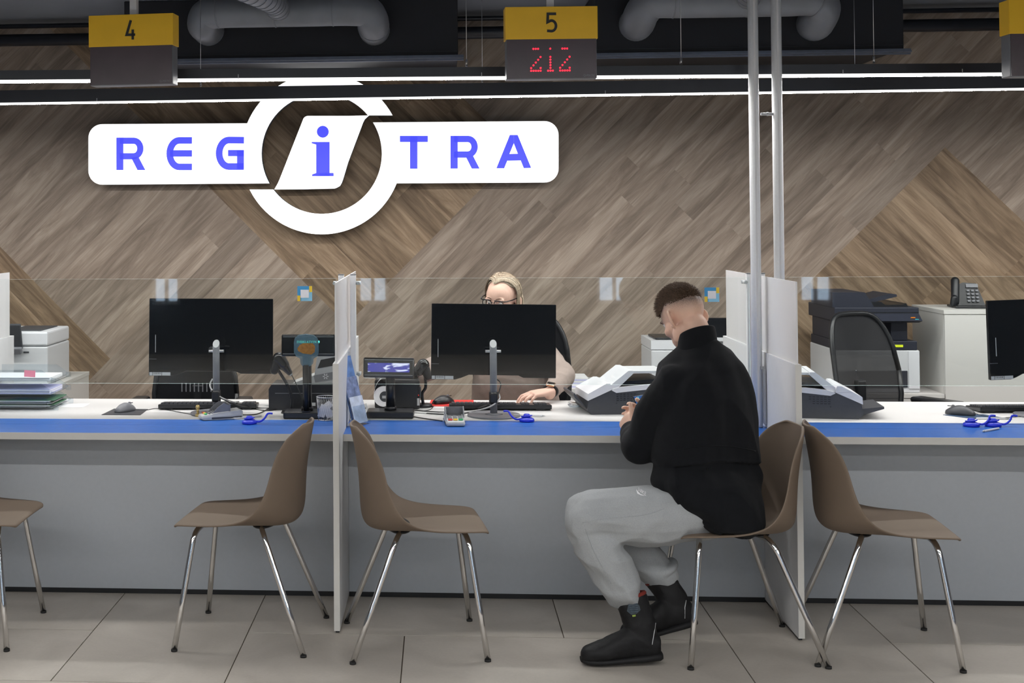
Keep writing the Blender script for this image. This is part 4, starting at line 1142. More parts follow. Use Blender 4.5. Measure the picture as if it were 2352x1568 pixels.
# ------------------------------------------------------------------ document scanners
def doc_scanner(u, v, rz, label, sc_=.93, low=False, grp='document scanners on the counters'):
    p = onC(u, v)
    t = thing('document_scanner', label, 'scanner', (p.x, p.y, ZC + .0005), rz, grp)
    # local x: + towards the machine's back, - towards its out tray; side outline from the photo
    W = .29 * sc_
    k = sc_ * .00182
    def Q(pts): return [(x * k, 0, z * k) for x, z in pts]
    b = MB(); b.poly(Q([(-62, 10), (-50, 0), (-4, 0), (120, 0), (135, 12), (138, 70), (2, 64), (-58, 36)]), (0, W, 0)); o = b.build('body', M_DKGREY, t)
    b = MB(); b.poly([(x, -.002, z) for x, _, z in Q([(-61, 36), (2, 64), (0, 76), (-2, 80), (-12, 80), (-60, 54)])], (0, W + .004, 0)); b.build('front_cover', M_WBRIGHT, t)
    b = MB(); b.poly([(x, -.001, z) for x, _, z in Q([(2, 62), (14, 56), (138, 68), (138, 80), (26, 70), (6, 66)])], (0, W + .002, 0)); b.build('side_cover', M_WBRIGHT, t)
    b = MB(); b.poly([(x, .012, z) for x, _, z in Q([(0, 60), (10, 58), (62, 106), (60, 112), (48, 112), (2, 76)])], (0, W - .024, 0)); b.build('hopper_frame', M_WBRIGHT, t)
    b = MB(); b.poly([(x, .03, z) for x, _, z in Q([(56, 110), (62, 104), (150, 104), (150, 110)])], (0, W - .06, 0)); b.build('paper_tray', M_WPLAST, t)
    b = MB(); b.poly([(x, .02, z) for x, _, z in Q([(24, 76), (34, 84), (136, 90), (136, 80)])], (0, W - .04, 0)); b.build('feed_gap', M_BLACKP, t)
    b = MB(); b.poly([(x, .02, z) for x, _, z in Q([(-60, 8), (-60, 24), (-112, 30), (-112, 25)] if low else [(-62, 16), (-58, 10), (-92, 42), (-96, 52), (-92, 54)])], (0, W - .04, 0)); b.build('output_tray', M_DKGREY, t)
    b = MB()
    for r in range(4):
        for c in range(6 - (r > 1)): b.mm(((14 + c * 9) * k, -.001, (52 - r * 5.5) * k), ((20 + c * 9) * k, .0005, (53.6 - r * 5.5) * k))
    b.build('vent_slots', M_BLACKP, t)
    b = MB(); b.cyl((14 * k, -.001, 29 * k), (14 * k, .001, 29 * k), 1.4 * k, n=8); b.build('lock_hole', M_BLACKP, t)
    return t
doc_scanner(1404, 952, .10, 'white and grey document scanner beside the man in black')
s2 = doc_scanner(1922, 962, 0, 'white and grey document scanner right of the tall partition', .96, True)
s2.scale = (-1, 1, 1); s2.rotation_euler = (0, 0, -.12)
p = onC(1335, 935)
t = thing('folded_sheets', 'clear plastic sleeves under the tray of the middle scanner', 'sleeves', (p.x - .01, p.y + .03, ZC + .0005))
for k in range(3):
    b = MB(); b.box((-.01 + k * .008, k * .01, .003 + k * .004), (.07, .09, .0012), (0, .06 * k, .2 * k)); b.build('sleeve', M_CLEAR, t)

# ------------------------------------------------------------------ letter trays at left
YT = 5.97
def tray(z, dx, label, contents):
    x1 = atY(128 + dx, 900, YT).x; x0 = x1 - .36
    t = thing('letter_tray', label, 'letter tray', ((x0 + x1) / 2, YT, z), 0, 'clear letter trays on the left counter')
    hw = .17
    MB().mm((-hw, 0, 0), (hw, .25, .003)).build('floor_sheet', M_CLEAR, t)
    b = MB(); b.poly([(-hw, 0, .003), (hw, 0, .003), (hw + .012, 0, .012), (hw - .045, 0, .052), (-hw, 0, .052)], (0, .003, 0)); b.build('side_wall', M_CLEAR, t)
    b = MB(); b.poly([(-hw, .247, .003), (hw, .247, .003), (hw + .012, .247, .012), (hw - .045, .247, .052), (-hw, .247, .052)], (0, .003, 0)); b.build('side_wall', M_CLEAR, t)
    for yy in (-.002, .245): MB().mm((hw - .002, yy, -.008), (hw + .022, yy + .010, .016), .003).build('corner_foot', M_CLEAR, t)
    return x0, x1
z0 = ZC + .009
tray(z0, 0, 'bottom clear letter tray of the stack, holding folders', 0)
tray(z0 + .062, -6, 'middle clear letter tray of the stack, holding papers', 0)
tray(z0 + .124, -6, 'top clear letter tray of the stack with a pink note', 0)
xt = atY(118, 900, YT).x
def sheet_stack(z, n, mats, label, name, cat, th=.0035, sk=0.0):
    t = thing(name, label, cat, (xt - .17, YT + .015, z))
    for i in range(n):
        MB().mm((-.155 - .002 * (i % 2), .004 + .003 * (i % 3), i * th), (.155 + sk * ((i * 7) % 5 - 2) * .01, .215, i * th + th * .9)).build('sheet', mats[i % len(mats)], t)
    return t
pale = mat('pale_lilac_paper', (.55, .56, .80), .7, noise_s=30, noise_amt=.05)
sheet_stack(z0 + .0035, 8, [M_MIDGREY, M_PAPER, mat('dull_green', (.06, .16, .09), .6, noise_s=40, noise_amt=.1), M_DKGREY, M_LTGREY], 'stack of mixed folders in the bottom letter tray', 'folder_stack', 'papers', .0042, 1)
sheet_stack(z0 + .0655, 5, [pale, M_PAPER], 'pale papers in the middle letter tray', 'paper_stack', 'papers', .004)
sheet_stack(z0 + .1275, 4, [M_PAPER], 'white papers in the top letter tray', 'paper_stack', 'papers', .003)
a = atY(68, 856, YT - .003)
o = MB().box((0, 0, 0), (.052, .0008, .030), (0, .05, 0)).build('sticky_note', mat('pink_note', (.95, .30, .42), .7, noise_s=30, noise_amt=.03), loc=(a.x, YT - .0008, a.z - .004)); tag(o, 'pink sticky note on the top letter tray', 'note')
p = onC(160, 931); o = MB().mm((-.09, -.06, 0), (.08, .06, .0005)).build('paper_sheet', M_PAPER, loc=(p.x, p.y, ZC + .0003)); tag(o, 'white paper sheet lying right of the letter trays', 'paper')

# small brass stamp on the base of the left monitor
p = onC(455, 958); t = thing('brass_stamp', 'small brass hand stamp beside the left card terminal', 'stamp', (p.x - .005, p.y + .02, ZC + .0005))
br = mat('brass', (.55, .42, .18), .35, metal=.8, noise_s=40, noise_amt=.08)
b = MB(); b.cyl((0, 0, 0), (0, 0, .012), .011, n=16); b.cyl((0, 0, .012), (0, 0, .02), .005, n=12); b.cyl((0, 0, .02), (0, 0, .034), .006, n=12); b.build('foot', br, t)
b = MB(); b.ell((0, 0, .041), (.010, .010, .011)); b.build('knob', br, t)

# ------------------------------------------------------------------ cables
def cable(px, r, m, label, zs=None, name='cable'):
    pts = []
    for i, q in enumerate(px):
        if len(q) == 3: v_ = atY(q[0], q[1], q[2]); v_.z = max(v_.z, ZC + r + .0005)
        else: v_ = onC(*q); v_.z = ZC + r + .0006 + (zs or 0)
        pts.append(v_)
    c = pts[0]; b = MB(); b.tube([q - c for q in spline(pts, 7)], r, 7)
    for f in b.bm.faces: f.smooth = True
    return tag(b.build(name, m, loc=c), label, 'cable', 'cables on the counters')
cable([(1146, 905, 5.90), (1146, 918, 5.86), (1120, 936, 5.84), (1070, 948), (1010, 951), (930, 948), (880, 944)], .0034, M_CABLEG, 'pale thick cable running left from the middle monitor stand')
cable([(1148, 915, 5.90), (1130, 925, 5.85), (1085, 941), (1030, 948), (960, 944), (915, 938)], .0026, M_CABLE, 'black cable beside the pale one at the middle monitor')
cable([(1146, 925, 5.88), (1115, 938), (1060, 952), (1000, 952), (940, 946)], .0026, M_CABLE, 'black cable lowest of the bundle at the middle monitor')
cable([(1140, 870, 5.93), (1150, 880, 5.92), (1146, 900, 5.90), (1140, 915, 5.88)], .0028, M_CABLE, 'black cable hanging behind the middle monitor pole')
cable([(1016, 968), (960, 960), (920, 952), (890, 950)], .0024, M_CABLE, 'thin black cable from the middle card terminal')
cable([(488, 870, 5.97), (482, 885, 5.95), (492, 900, 5.92), (520, 918, 5.9), (570, 930), (640, 934), (700, 942)], .0034, M_CABLEG, 'pale thick cable running right from the left monitor stand')
cable([(500, 905, 5.92), (530, 925, 5.9), (590, 938), (660, 939), (690, 944)], .0026, M_CABLE, 'black cable beside the pale one at the left monitor')
cable([(502, 912, 5.92), (550, 934), (610, 944), (650, 940), (680, 946)], .0026, M_CABLE, 'black cable lowest of the bundle at the left monitor')
cable([(553, 954), (590, 952), (620, 938), (640, 930)], .0024, M_CABLE, 'thin black cable from the left card terminal')
cable([(664, 852, 5.93), (676, 872, 5.90), (688, 900, 5.88), (702, 934, 5.86)], .0024, M_CABLE, 'black cable from the left handheld scanner down to the display base')
cable([(288, 940), (330, 943), (360, 939), (400, 945), (440, 952), (480, 953)], .0016, M_CABLE, 'thin cable of the left mouse')
cable([(998, 930), (990, 940), (975, 944), (950, 943)], .0016, M_CABLE, 'thin cable of the mouse on the red pad')
cable([(840, 938), (828, 945), (836, 952), (846, 954)], .002, M_CABLE, 'short black cable behind the left brochure holder')
cable([(2235, 948), (2262, 957), (2300, 960), (2352, 957)], .0016, M_CABLE, 'thin cable of the right mouse')

# ------------------------------------------------------------------ back-office furniture
def zY(u, v, Y): return atY(u, v, Y).z
def cabinet(x0, x1, y0, y1, z0_, z1, label, doors=0, m=M_WHITE, drawers=0):
    t = thing('storage_cabinet', label, 'cabinet', ((x0 + x1) / 2, y0, 0), 0, 'pale cabinets along the wood wall')
    hw = (x1 - x0) / 2; d = y1 - y0
    MB().mm((-hw, .02, z0_ + .0005), (hw, d, z1 - .022)).build('carcass', m, t)
    MB().mm((-hw - .003, -.003, z1 - .0215), (hw + .003, d, z1), .001).build('top', m, t)
    if doors:
        w_ = 2 * hw / doors
        for i in range(doors): MB().mm((-hw + i * w_ + .0015, 0, z0_ + .04), (-hw + (i + 1) * w_ - .0015, .0195, z1 - .024)).build('door', m, t)
    if drawers:
        h = (z1 - z0_ - .06) / drawers
        for i in range(drawers):
            f_ = MB().mm((-hw + .0015, 0, z0_ + .04 + i * h), (hw - .0015, .0195, z0_ + .04 + (i + 1) * h - .004)).build('drawer', m, t)
    return t
YC = 7.13
cx0 = atY(2170, 800, YC).x; zcab = zY(2170, 712, YC)
M_CAB = mat('cabinet_cream', (.60, .59, .565), .5, noise_s=4, noise_amt=.015)
cabinet(cx0, cx0 + 1.2, YC, 7.60, 0, zcab, 'tall cream cabinet at right with a desk phone on it', 2, M_CAB)
lx0 = atY(1890, 890, 7.15).x
zlow = zY(2120, 905, YC)
cabinet(lx0, cx0 - .004, YC + .01, 7.86, 0, zlow, 'low cream cabinet under the copier', 2, M_CAB)
# desk phone
px_ = atY(2232, 705, 7.3)
t = thing('desk_phone', 'black desk phone on the tall cream cabinet', 'telephone', (px_.x, 7.33, zcab + .0005), -.12)
k_ = 7.33 / F
b = MB(); b.poly([(-.085, 0, 0), (-.075, 0, .115), (-.02, .0, .14), (.045, 0, .135), (.085, 0, 0)], (0, .03, 0)); b.xf(Matrix.Rotation(-.35, 4, 'X')); b.build('body', M_BLACKP, t)
b = MB(); b.capsule((-.075, -.015, .03), (-.062, .035, .14), .020, .022); b.capsule((-.085, -.02, .02), (-.08, -.02, .05), .018, .018); b.build('handset', M_BLACKP, t)
MB().mm((-.09, -.09, 0), (.15, .10, .012), .004).build('foot', M_BLACKP, t)
for r in range(4):
    for c in range(3):
        MB().box((.0 + c * .022, .012 + r * .007 - .008, .035 + r * .018), (.014, .004, .010), (-.35, 0, 0), .001).build('key', M_MIDGREY, t)
MB().box((.022, .035, .115), (.06, .003, .02), (-.35, 0, 0)).build('display', M_MIDGREY, t)
# copier
YK = 7.17
def KX(u): return atY(u, 790, YK).x
def KZ(v): return zY(2000, v, YK)
x0k, x1k = KX(1921), KX(2112)
t = thing('copier', 'black and white office copier on the low cabinet behind the mesh chair', 'copier', ((x0k + x1k) / 2, YK, zlow + .0005), 0)
ox, oz = t.location.x, t.location.z
def kb(n, u0, u1, v0, v1, ya, yb, m, bev=.004):
    return MB().mm((KX(u0) - ox, ya, KZ(v1) - oz), (KX(u1) - ox, yb, KZ(v0) - oz), bev).build(n, m, t)
zlowv = 897
b = MB(); b.mm((x0k - ox, .0, 0), (x1k - ox, .5, KZ(804) - oz), .006); b.build('base_unit', M_WPLAST, t)
kb('paper_drawer', 1921, 2083, 851, 889, -.004, 0, M_COPIER, .001)
kb('corner_door', 2086, 2111, 806, 892, -.004, 0, M_WBRIGHT, .001)
kb('dark_band', 1921, 2107, 783, 804, .0, .48, M_COPIER)
kb('column', 2050, 2088, 738, 783, .02, .4, M_COPIER)
kb('inner_bay', 1935, 2052, 738, 783, .12, .45, M_BLACKP)
kb('left_column', 1921, 1935, 738, 783, .02, .45, M_COPIER)
kb('reader_unit', 1918, 2112, 706, 738, .0, .5, M_COPIER)
kb('reader_front_seam', 1925, 2111, 716.5, 718, -.0015, 0, M_BLACKP, 0)
b = MB(); z1_, z2_ = KZ(739) - oz, KZ(721) - oz; b.poly([(KX(1990) - ox, -.05, z1_ + .008), (KX(1990) - ox, 0, z1_ - .004), (KX(1990) - ox, 0, z2_), ], (KX(2112) - KX(1990), 0, 0)); b.build('control_panel', M_COPIER, t)
b = MB(); b.box((KX(2093) - ox, -.03, z1_ + .022), (.022, .004, .010), (.7, 0, 0)); b.build('orange_key', mat('orange_key', (.85, .25, .02), .4, noise_s=30, noise_amt=.03), t)
b = MB(); b.box((KX(2101) - ox, -.038, z1_ + .014), (.018, .004, .006), (.7, 0, 0)); b.build('cyan_key', mat('cyan_key', (.05, .45, .5), .4, noise_s=30, noise_amt=.03), t)
b = MB(); b.poly([(KX(1917) - ox, .03, KZ(706) - oz), (KX(1917) - ox, .03, KZ(672) - oz), (KX(1992) - ox, .03, KZ(672) - oz), (KX(2014) - ox, .03, KZ(706) - oz)], (0, .40, 0)); b.build('document_feeder', M_COPIER, t)
b = MB(); b.poly([(KX(2005) - ox, .08, KZ(690) - oz), (KX(2016) - ox, .08, KZ(697) - oz), (KX(2074) - ox, .08, KZ(683) - oz), (KX(2073) - ox, .08, KZ(678) - oz), (KX(2058) - ox, .08, KZ(676) - oz)], (0, .28, 0)); b.build('feeder_tray', M_COPIER, t)
b = MB(); b.poly([(KX(2010) - ox, .06, KZ(706) - oz), (KX(2008) - ox, .06, KZ(695) - oz), (KX(2034) - ox, .06, KZ(695) - oz), (KX(2044) - ox, .06, KZ(702) - oz), (KX(2085) - ox, .06, KZ(701) - oz), (KX(2092) - ox, .06, KZ(698) - oz), (KX(2096) - ox, .06, KZ(706) - oz)], (0, .35, 0)); b.build('eject_tray', M_BLACKP, t)
kb('yellow_label', 2048, 2074, 791.5, 797, -.002, 0, mat('lime_label', (.72, .85, .02), .5, noise_s=30, noise_amt=.03), 0)

# mesh office chair in front of the copier
def office_chair(x, y, rz, w_, zt, zb, label, lean=.12, mesh=M_MESH, arms=True):
    t = thing('office_chair', label, 'office chair', (x, y, 0), rz, 'black office chairs behind the counters')
    N_ = 22; out = []
    H = zt - zb
    for i in range(40):
        a = 2 * PI * i / 40; c, s_ = math.cos(a), math.sin(a)
        e = .5
        xx = w_ / 2 * math.copysign(abs(c) ** e, c); zz = H / 2 * math.copysign(abs(s_) ** e, s_)
        f = (zz + H / 2) / H
        xx *= (.90 + .12 * math.sin(PI * min(1, f * 1.1)))
        out.append(Vector((xx, lean * f ** 1.6 + .10 * (xx / (w_ / 2)) ** 2 * -.35, zb + zz + H / 2)))
    b = MB(); b.tube(out + [out[0]], .013, 10); b.build('back_frame', M_BLACKP, t)
    b = MB(); cen = Vector((0, lean * .5, zb + H / 2)); vc = None
    rows = []
    for s_ in (1, .75, .5, .25, .02): rows.append([b.bm.verts.new(cen + (p - cen) * s_ + Vector((0, .02 * (1 - s_ * s_), 0))) for p in out])
    for r in range(4):
        for i in range(40):
            f = b.bm.faces.new((rows[r][i], rows[r][(i + 1) % 40], rows[r + 1][(i + 1) % 40], rows[r + 1][i])); f.smooth = True
    b.build('back_mesh', mesh, t)
    MB().mm((-.03, .03, .40), (.03, .07, zb + .25), .008).build('back_post', M_BLACKP, t)
    b = MB(); b.box((0, -.24, .46), (.50, .48, .07), None, .03); b.build('seat', M_BLKFAB, t)
    b = MB(); b.cyl((0, -.22, .10), (0, -.22, .43), .028, n=18); b.build('gas_column', M_BLACKP, t)
    for k in range(5):
        a = 2 * PI * k / 5 + .3; b = MB(); e = Vector((.29 * math.cos(a), -.22 + .29 * math.sin(a), .075)); b.tube([(0, -.22, .11), e], .02, 8, radii=[.026, .016]); f_ = b.build('base_arm', M_BLACKP, t)
        b = MB(); b.cyl(e + Vector((-.012, 0, -.045)), e + Vector((.012, 0, -.045)), .028, n=14); b.build('castor', M_BLACKP, f_)
    if arms:
        for s_ in (-1, 1):
            MB().mm((s_ * .27 - .04, -.33, .655), (s_ * .27 + .04, -.06, .685), .012).build('armrest', M_BLACKP, t)
            MB().mm((s_ * .27 - .018, -.21, .44), (s_ * .27 + .018, -.16, .656), .006).build('arm_support', M_BLACKP, t)
    return t
YO = 6.86
xo = (atY(1912, 800, YO).x + atY(2052, 800, YO).x) / 2
oc = office_chair(xo + .02, YO, .55, .44, zY(1980, 722, YO), .52, 'black mesh office chair in front of the copier', .10)
c3 = office_chair(atY(1190, 800, 6.99).x + .02, 7.00, 0.0, .48, zY(1250, 722, 6.99), .50, 'black office chair behind the seated woman', .05, M_BLKFAB, False)
c2_ = office_chair(atY(446, 880, 6.86).x, 6.92, 0, .43, .905, .48, 'black office chair with slatted vent behind the left monitor', .03, M_BLKFAB)
b = MB()
for i in range(8):
    xx = -.075 + i * .022; b.mm((xx, -.022, .70), (xx + .005, -.018, .745))
b.build('vent_slat', M_MIDGREY, c2_)

# left: white multifunction printer on a cabinet
YL = 6.95
xl0, xl1 = atY(-110, 800, YL).x, atY(109, 800, YL).x
zpt, zpb = zY(60, 762, YL), zY(60, 884, YL)
cabinet(xl0 - .1, atY(130, 880, YL).x, YL - .06, 7.6, 0, zpb, 'pale cabinet under the white printer at left', 2, M_CAB)
t = thing('office_printer', 'white multifunction printer cut by the left edge of the photo', 'printer', ((xl0 + xl1) / 2, YL, zpb + .0005), 0)
ox, oz = t.location.x, t.location.z
hw = (xl1 - xl0) / 2; hh = zpt - zpb
b = MB(); b.mm((-hw, 0, 0), (hw, .42, hh * .72), .008); b.build('body', M_WPLAST, t)
b = MB(); b.mm((-hw, .0, hh * .73), (hw, .42, hh), .010); b.build('scanner_lid', M_WBRIGHT, t)
MB().mm((.03, .05, hh), (hw - .05, .36, hh + .006), .002).build('lid_inlay', M_DKGREY, t)
MB().mm((hw - .13, -.003, hh * .60), (hw - .10, 0, hh * .63)).build('door_grip', M_DKGREY, t)
MB().mm((-hw + .1, -.003, hh * .10), (hw - .12, 0, hh * .28), .001).build('paper_tray', M_LTGREY, t)
MB().mm((hw - .135, -.004, hh * .13), (hw - .11, 0, hh * .15)).build('green_mark', mat('green_mark', (.2, .5, .05), .5, noise_s=20, noise_amt=.05), t)
b = MB(); b.box((.08, -.03, hh * .92), (.10, .02, .14), (.25, 0, 0), .006); b.build('control_screen', M_DKGREY, t)
b = MB(); b.box((.08, -.045, hh * .66), (.11, .03, .035), (.25, 0, 0), .005); b.build('screen_bracket', M_MIDGREY, t)

# behind the man: white printer, black screen, drawer unit, papers
YM = 7.32
x0m, x1m = atY(1496, 850, YM).x, atY(1600, 850, YM).x
zpt = zY(1500, 782, YM)
cb = cabinet(atY(1300, 900, YM).x, atY(1700, 900, YM).x, YM - .03, 7.84, 0, zY(1330, 891, YM), 'white drawer unit behind the document scanner', 0, M_WHITE, 4)
zdr = zY(1330, 891, YM)
t = thing('laser_printer', 'white printer beyond the head of the seated man', 'printer', ((x0m + x1m) / 2, YM, zdr + .0005)); ox = t.location.x
hw = (x1m - x0m) / 2; hh = zpt - zdr
MB().mm((-hw, 0, 0), (hw, .36, hh * .8), .008).build('body', M_WPLAST, t)
b = MB(); b.poly([(-hw, 0, hh * .81), (-hw, 0, hh), (hw, 0, hh * 1.0), (hw, 0, hh * .81)], (0, .36, 0)); b.build('upper_cover', M_WBRIGHT, t)
MB().mm((-hw + .03, .04, hh), (hw - .03, .3, hh + .012), .004).build('output_recess', M_BLACKP, t)
MB().mm((-hw + .02, -.003, hh * .35), (-hw + .04, 0, hh * .47)).build('side_button', M_LTGREY, t)
t = thing('paper_stack', 'stack of white papers on the drawer unit beside the woman', 'papers', (atY(1327, 880, YM).x, YM + .02, zdr + .0005), 0)
for i in range(6): MB().mm((-.055 + .002 * (i % 2), 0, i * .009), (.055 + .002 * (i % 3), .2, i * .009 + .0085)).build('bundle', M_PAPER if i % 2 else pale, t)
t = thing('black_screen', 'black flat screen on a stand between the man and the tall partition', 'monitor', (atY(1655, 750, 7.38).x, 7.41, zdr + .0005), 0)
za, zb_ = zY(1640, 731, 7.38) - zdr, zY(1640, 776, 7.38) - zdr
wf_ = (atY(1706, 750, 7.38).x - atY(1604, 750, 7.38).x) / 2
MB().mm((-wf_, 0, zb_), (wf_, .03, za), .004).build('panel', M_BLACKG, t)
MB().mm((-.03, .012, .005), (.03, .028, zb_ + .02)).build('stand', M_LTGREY, t)
MB().mm((-.06, -.05, 0), (.08, .1, .008), .003).build('foot', M_LTGREY, t)
MB().mm((-wf_ - .01, -.004, zb_ - .022), (wf_, .035, zb_ - .001), .003).build('lower_frame', M_WPLAST, t)

# ------------------------------------------------------------------ people
def remeshed(mb, voxel, smooth=4, name='body', fac=.5):
    bmesh.ops.recalc_face_normals(mb.bm, faces=mb.bm.faces)
    me = bpy.data.meshes.new(name + '_source'); mb.bm.to_mesh(me); mb.bm.free()
    o = bpy.data.objects.new(name + '_source', me); COL.objects.link(o)
    r = o.modifiers.new('r', 'REMESH'); r.mode = 'VOXEL'; r.voxel_size = voxel; r.adaptivity = 0
    if smooth:
        s = o.modifiers.new('s', 'SMOOTH'); s.factor = fac; s.iterations = smooth
    dg = bpy.context.evaluated_depsgraph_get(); dg.update()
    out = bpy.data.meshes.new_from_object(o.evaluated_get(dg))
    bpy.data.objects.remove(o); bpy.data.meshes.remove(me)
    for p in out.polygons: p.use_smooth = True
    out.name = name
    return out
def displace(me, fn):
    for v, n in [(v, v.normal.copy()) for v in me.vertices]:
        d = fn(v.co, n)
        if d is not None: v.co = v.co + d
    me.update()
def link_mesh(name, me, m, parent):
    me.materials.clear()
    for x in (m if isinstance(m, (list, tuple)) else [m]): me.materials.append(x)
    o = bpy.data.objects.new(name, me); COL.objects.link(o)
    if parent: 
        o.parent = parent; me.transform(Matrix.Translation(parent.location).inverted())
    return o
def rings_loft(b, rows, n=28, power=2.3):
    """rows: (centre, right half vector, front half vector)"""
    R = []
    for c, a, d in rows:
        c, a, d = Vector(c), Vector(a), Vector(d); row = []
        for k in range(n):
            t = 2 * PI * k / n; cx, sx = math.cos(t), math.sin(t)
            row.append(c + a * math.copysign(abs(cx) ** (2 / power), cx) + d * math.copysign(abs(sx) ** (2 / power), sx))
        R.append(row)
    b.ring_loft(R)
def hand(b, wrist, fdir, nrm, size, curls, thumb_side, spread=.10, thumb=(.6, .5), thumb_drop=.3):
    """wrist point, direction of the fingers, normal of the back of the hand, thumb_side +1/-1 along nrm x fdir"""
    f = Vector(fdir).normalized(); nz = Vector(nrm); nz = (nz - f * nz.dot(f)).normalized(); s_ = nz.cross(f).normalized() * thumb_side
    P = lambda x, y, z: Vector(wrist) + (f * x + s_ * y + nz * z) * size
    rings_loft(b, [(P(-.02, 0, 0), s_ * .026 * size, nz * .019 * size), (P(.01, 0, 0), s_ * .029 * size, nz * .018 * size), (P(.045, .002, 0), s_ * .039 * size, nz * .0165 * size), (P(.085, -.001, .002), s_ * .041 * size, nz * .0135 * size), (P(.098, -.001, .002), s_ * .038 * size, nz * .010 * size)], 16, 2.4)
    lens = [(.044, .026, .021), (.049, .030, .022), (.045, .028, .021), (.034, .021, .018)]
    for i in range(4):
        y = (.030, .0105, -.0095, -.029)[i]; x0 = (.088, .093, .089, .080)[i]
        sp = spread * (1.1, .3, -.5, -1.3)[i]
        p = P(x0, y, .001); d = (f + s_ * sp).normalized(); ang_ = 0; r = (.0092, .0094, .0088, .0078)[i] * size
        b.capsule(P(x0 - .03, y * .95, 0), p, r * 1.15, r, 10)
        for j in range(3):
            ang_ += curls[i][j]
            dd = d * math.cos(ang_) - nz * math.sin(ang_)
            q = p + dd * lens[i][j] * size; r2 = r * (.93, .88, .80)[j]
            b.capsule(p, q, r, r2, 10); p = q; r = r2
    # thumb leaves the side of the palm near its base
    p = P(.022, .024, -.004); d = (f * math.cos(thumb[0]) + s_ * math.sin(thumb[0]) - nz * thumb_drop).normalized()
    r = .0125 * size
    for j, L_ in enumerate((.044, .033, .027)):
        d2 = (d * math.cos(thumb[1] * j * .6) + (f - s_ * .2) * math.sin(thumb[1] * j * .6)).normalized()
        q = p + d2 * L_ * size; b.capsule(p, q, r, r * .9, 10); p = q; r *= .9
def head(b, C, X, Y, Z, s=1.0, female=False, neck=None):
    """C centre at ear height, X right, Y forward, Z up of the head"""
    P = lambda x, y, z: C + (X * x + Y * y + Z * z) * s
    R3 = Matrix((X, Y, Z)).transposed()
    E = lambda c, r, rot=None: b.ell(P(*c), [q * s for q in r], R3 if rot is None else R3 @ Euler(rot).to_matrix(), 24, 16)
    E((0, -.012, .036), (.075, .094, .084))          # skull
    E((0, .030, .030), (.066, .062, .070))           # forehead
    E((0, .032, -.022), (.063, .062, .068))          # face
    E((0, .040, -.070), (.047, .050, .040))          # jaw
    E((0, .068, -.098), (.021, .021, .018))          # chin
    for q in (-1, 1):
        E((q * .040, .052, -.030), (.024, .030, .024)) # cheek
        E((q * .030, .084, .022), (.024, .010, .009))  # brow
        E((q * .058, -.005, -.062), (.015, .040, .030), (-.5, 0, 0))
        # ear: rim and lobe
        c = P(q * .077, -.008, -.004)
        pts = [C + (X * q * (.076 + .019 * max(0, math.sin(a_))) + Y * (-.010 - .016 * math.sin(a_) - .004) + Z * (-.002 + .031 * math.cos(a_))) * s for a_ in [.0 + k * PI / 9 for k in range(-2, 11)]]
        b.tube(pts, .0060 * s, 8)
        E((q * .081, -.014, -.002), (.006, .014, .025), (0, 0, q * .65))
        E((q * .078, -.006, -.031), (.006, .007, .010))
    # nose
    rings_loft(b, [(P(0, .078, .026), X * .009 * s, Y * .008 * s), (P(0, .090, .004), X * .009 * s, Y * .010 * s), (P(0, .100, -.018), X * .012 * s, Y * .013 * s), (P(0, .102, -.030), X * .016 * s, Y * .013 * s), (P(0, .092, -.037), X * .013 * s, Y * .010 * s)], 12, 2)
    E((-.0, .084, -.060), (.024, .013, .0065)); E((0, .083, -.070), (.020, .012, .006))   # lips
    if neck is not None:
        b.capsule(P(0, -.030, -.050), neck[0], neck[1] * s, neck[2] * s, 20)

# ---------- the seated man
YR = Vector((math.cos(math.radians(27)), math.sin(math.radians(27)), 0))      # his right (torso)
FW = Vector((-YR.y, YR.x, 0))
man = thing('person', 'man in black pullover and grey joggers seated at the counter, back to camera', 'person', (1.10, 5.04, 0))
Pm = atY
def ring_px(v, u0, u1, Y, dh, th=27, fw=0.0):
    c = Pm((u0 + u1) / 2, v, Y); app = (u1 - u0) / 2 * Y / F
    a = math.sqrt(max(app ** 2 - (dh * math.sin(math.radians(th))) ** 2, 1e-4)) / math.cos(math.radians(th))
    X = Vector((math.cos(math.radians(th)), math.sin(math.radians(th)), 0)); D = Vector((-X.y, X.x, 0))
    return c, X * a, D * dh
# skin
Hc = Pm(1571, 731, 5.16)
hf = Vector((-.44, .76, -.46)).normalized(); hx = hf.cross(Vector((-.04, .0, 1))).normalized(); hz = hx.cross(hf).normalized()
nb = Pm(1604, 800, 5.10)
b = MB()
head(b, Hc, hx, hf, hz, .96, neck=(nb, .060, .070))
rings_loft(b, [ring_px(1185, 1560, 1725, 5.02, .10), ring_px(1100, 1540, 1715, 5.02, .10), ring_px(980, 1540, 1705, 5.04, .10), ring_px(880, 1535, 1690, 5.07, .095), ring_px(830, 1545, 1675, 5.09, .07), ring_px(800, 1580, 1640, 5.10, .05)])
SL, SR = Pm(1542, 862, 5.00), Pm(1670, 862, 5.16)
EL, ER = Pm(1474, 1022, 5.04), Pm(1672, 1000, 5.22)
WL, WR = Pm(1453, 1000, 5.24), Pm(1512, 975, 5.325)
b.capsule(SL + Vector((.045, .03, -.04)), EL, .034, .034); b.capsule(EL, WL, .036, .027); b.capsule(SR + Vector((-.03, .02, -.04)), ER, .036, .036); b.capsule(ER, WR, .040, .027)
pelvis = Pm(1650, 1165, 5.02)
HL, HR = Pm(1622, 1176, 4.945), Pm(1620, 1168, 5.09)
KL, KR = Pm(1340, 1190, 4.85), Pm(1388, 1182, 5.07)
AL, AR = Pm(1452, 1405, 4.86), Pm(1536, 1345, 5.09)
for h_, k_, a_ in ((HL, KL, AL), (HR, KR, AR)): b.capsule(h_, k_, .068, .050); b.capsule(k_, a_, .046, .032)
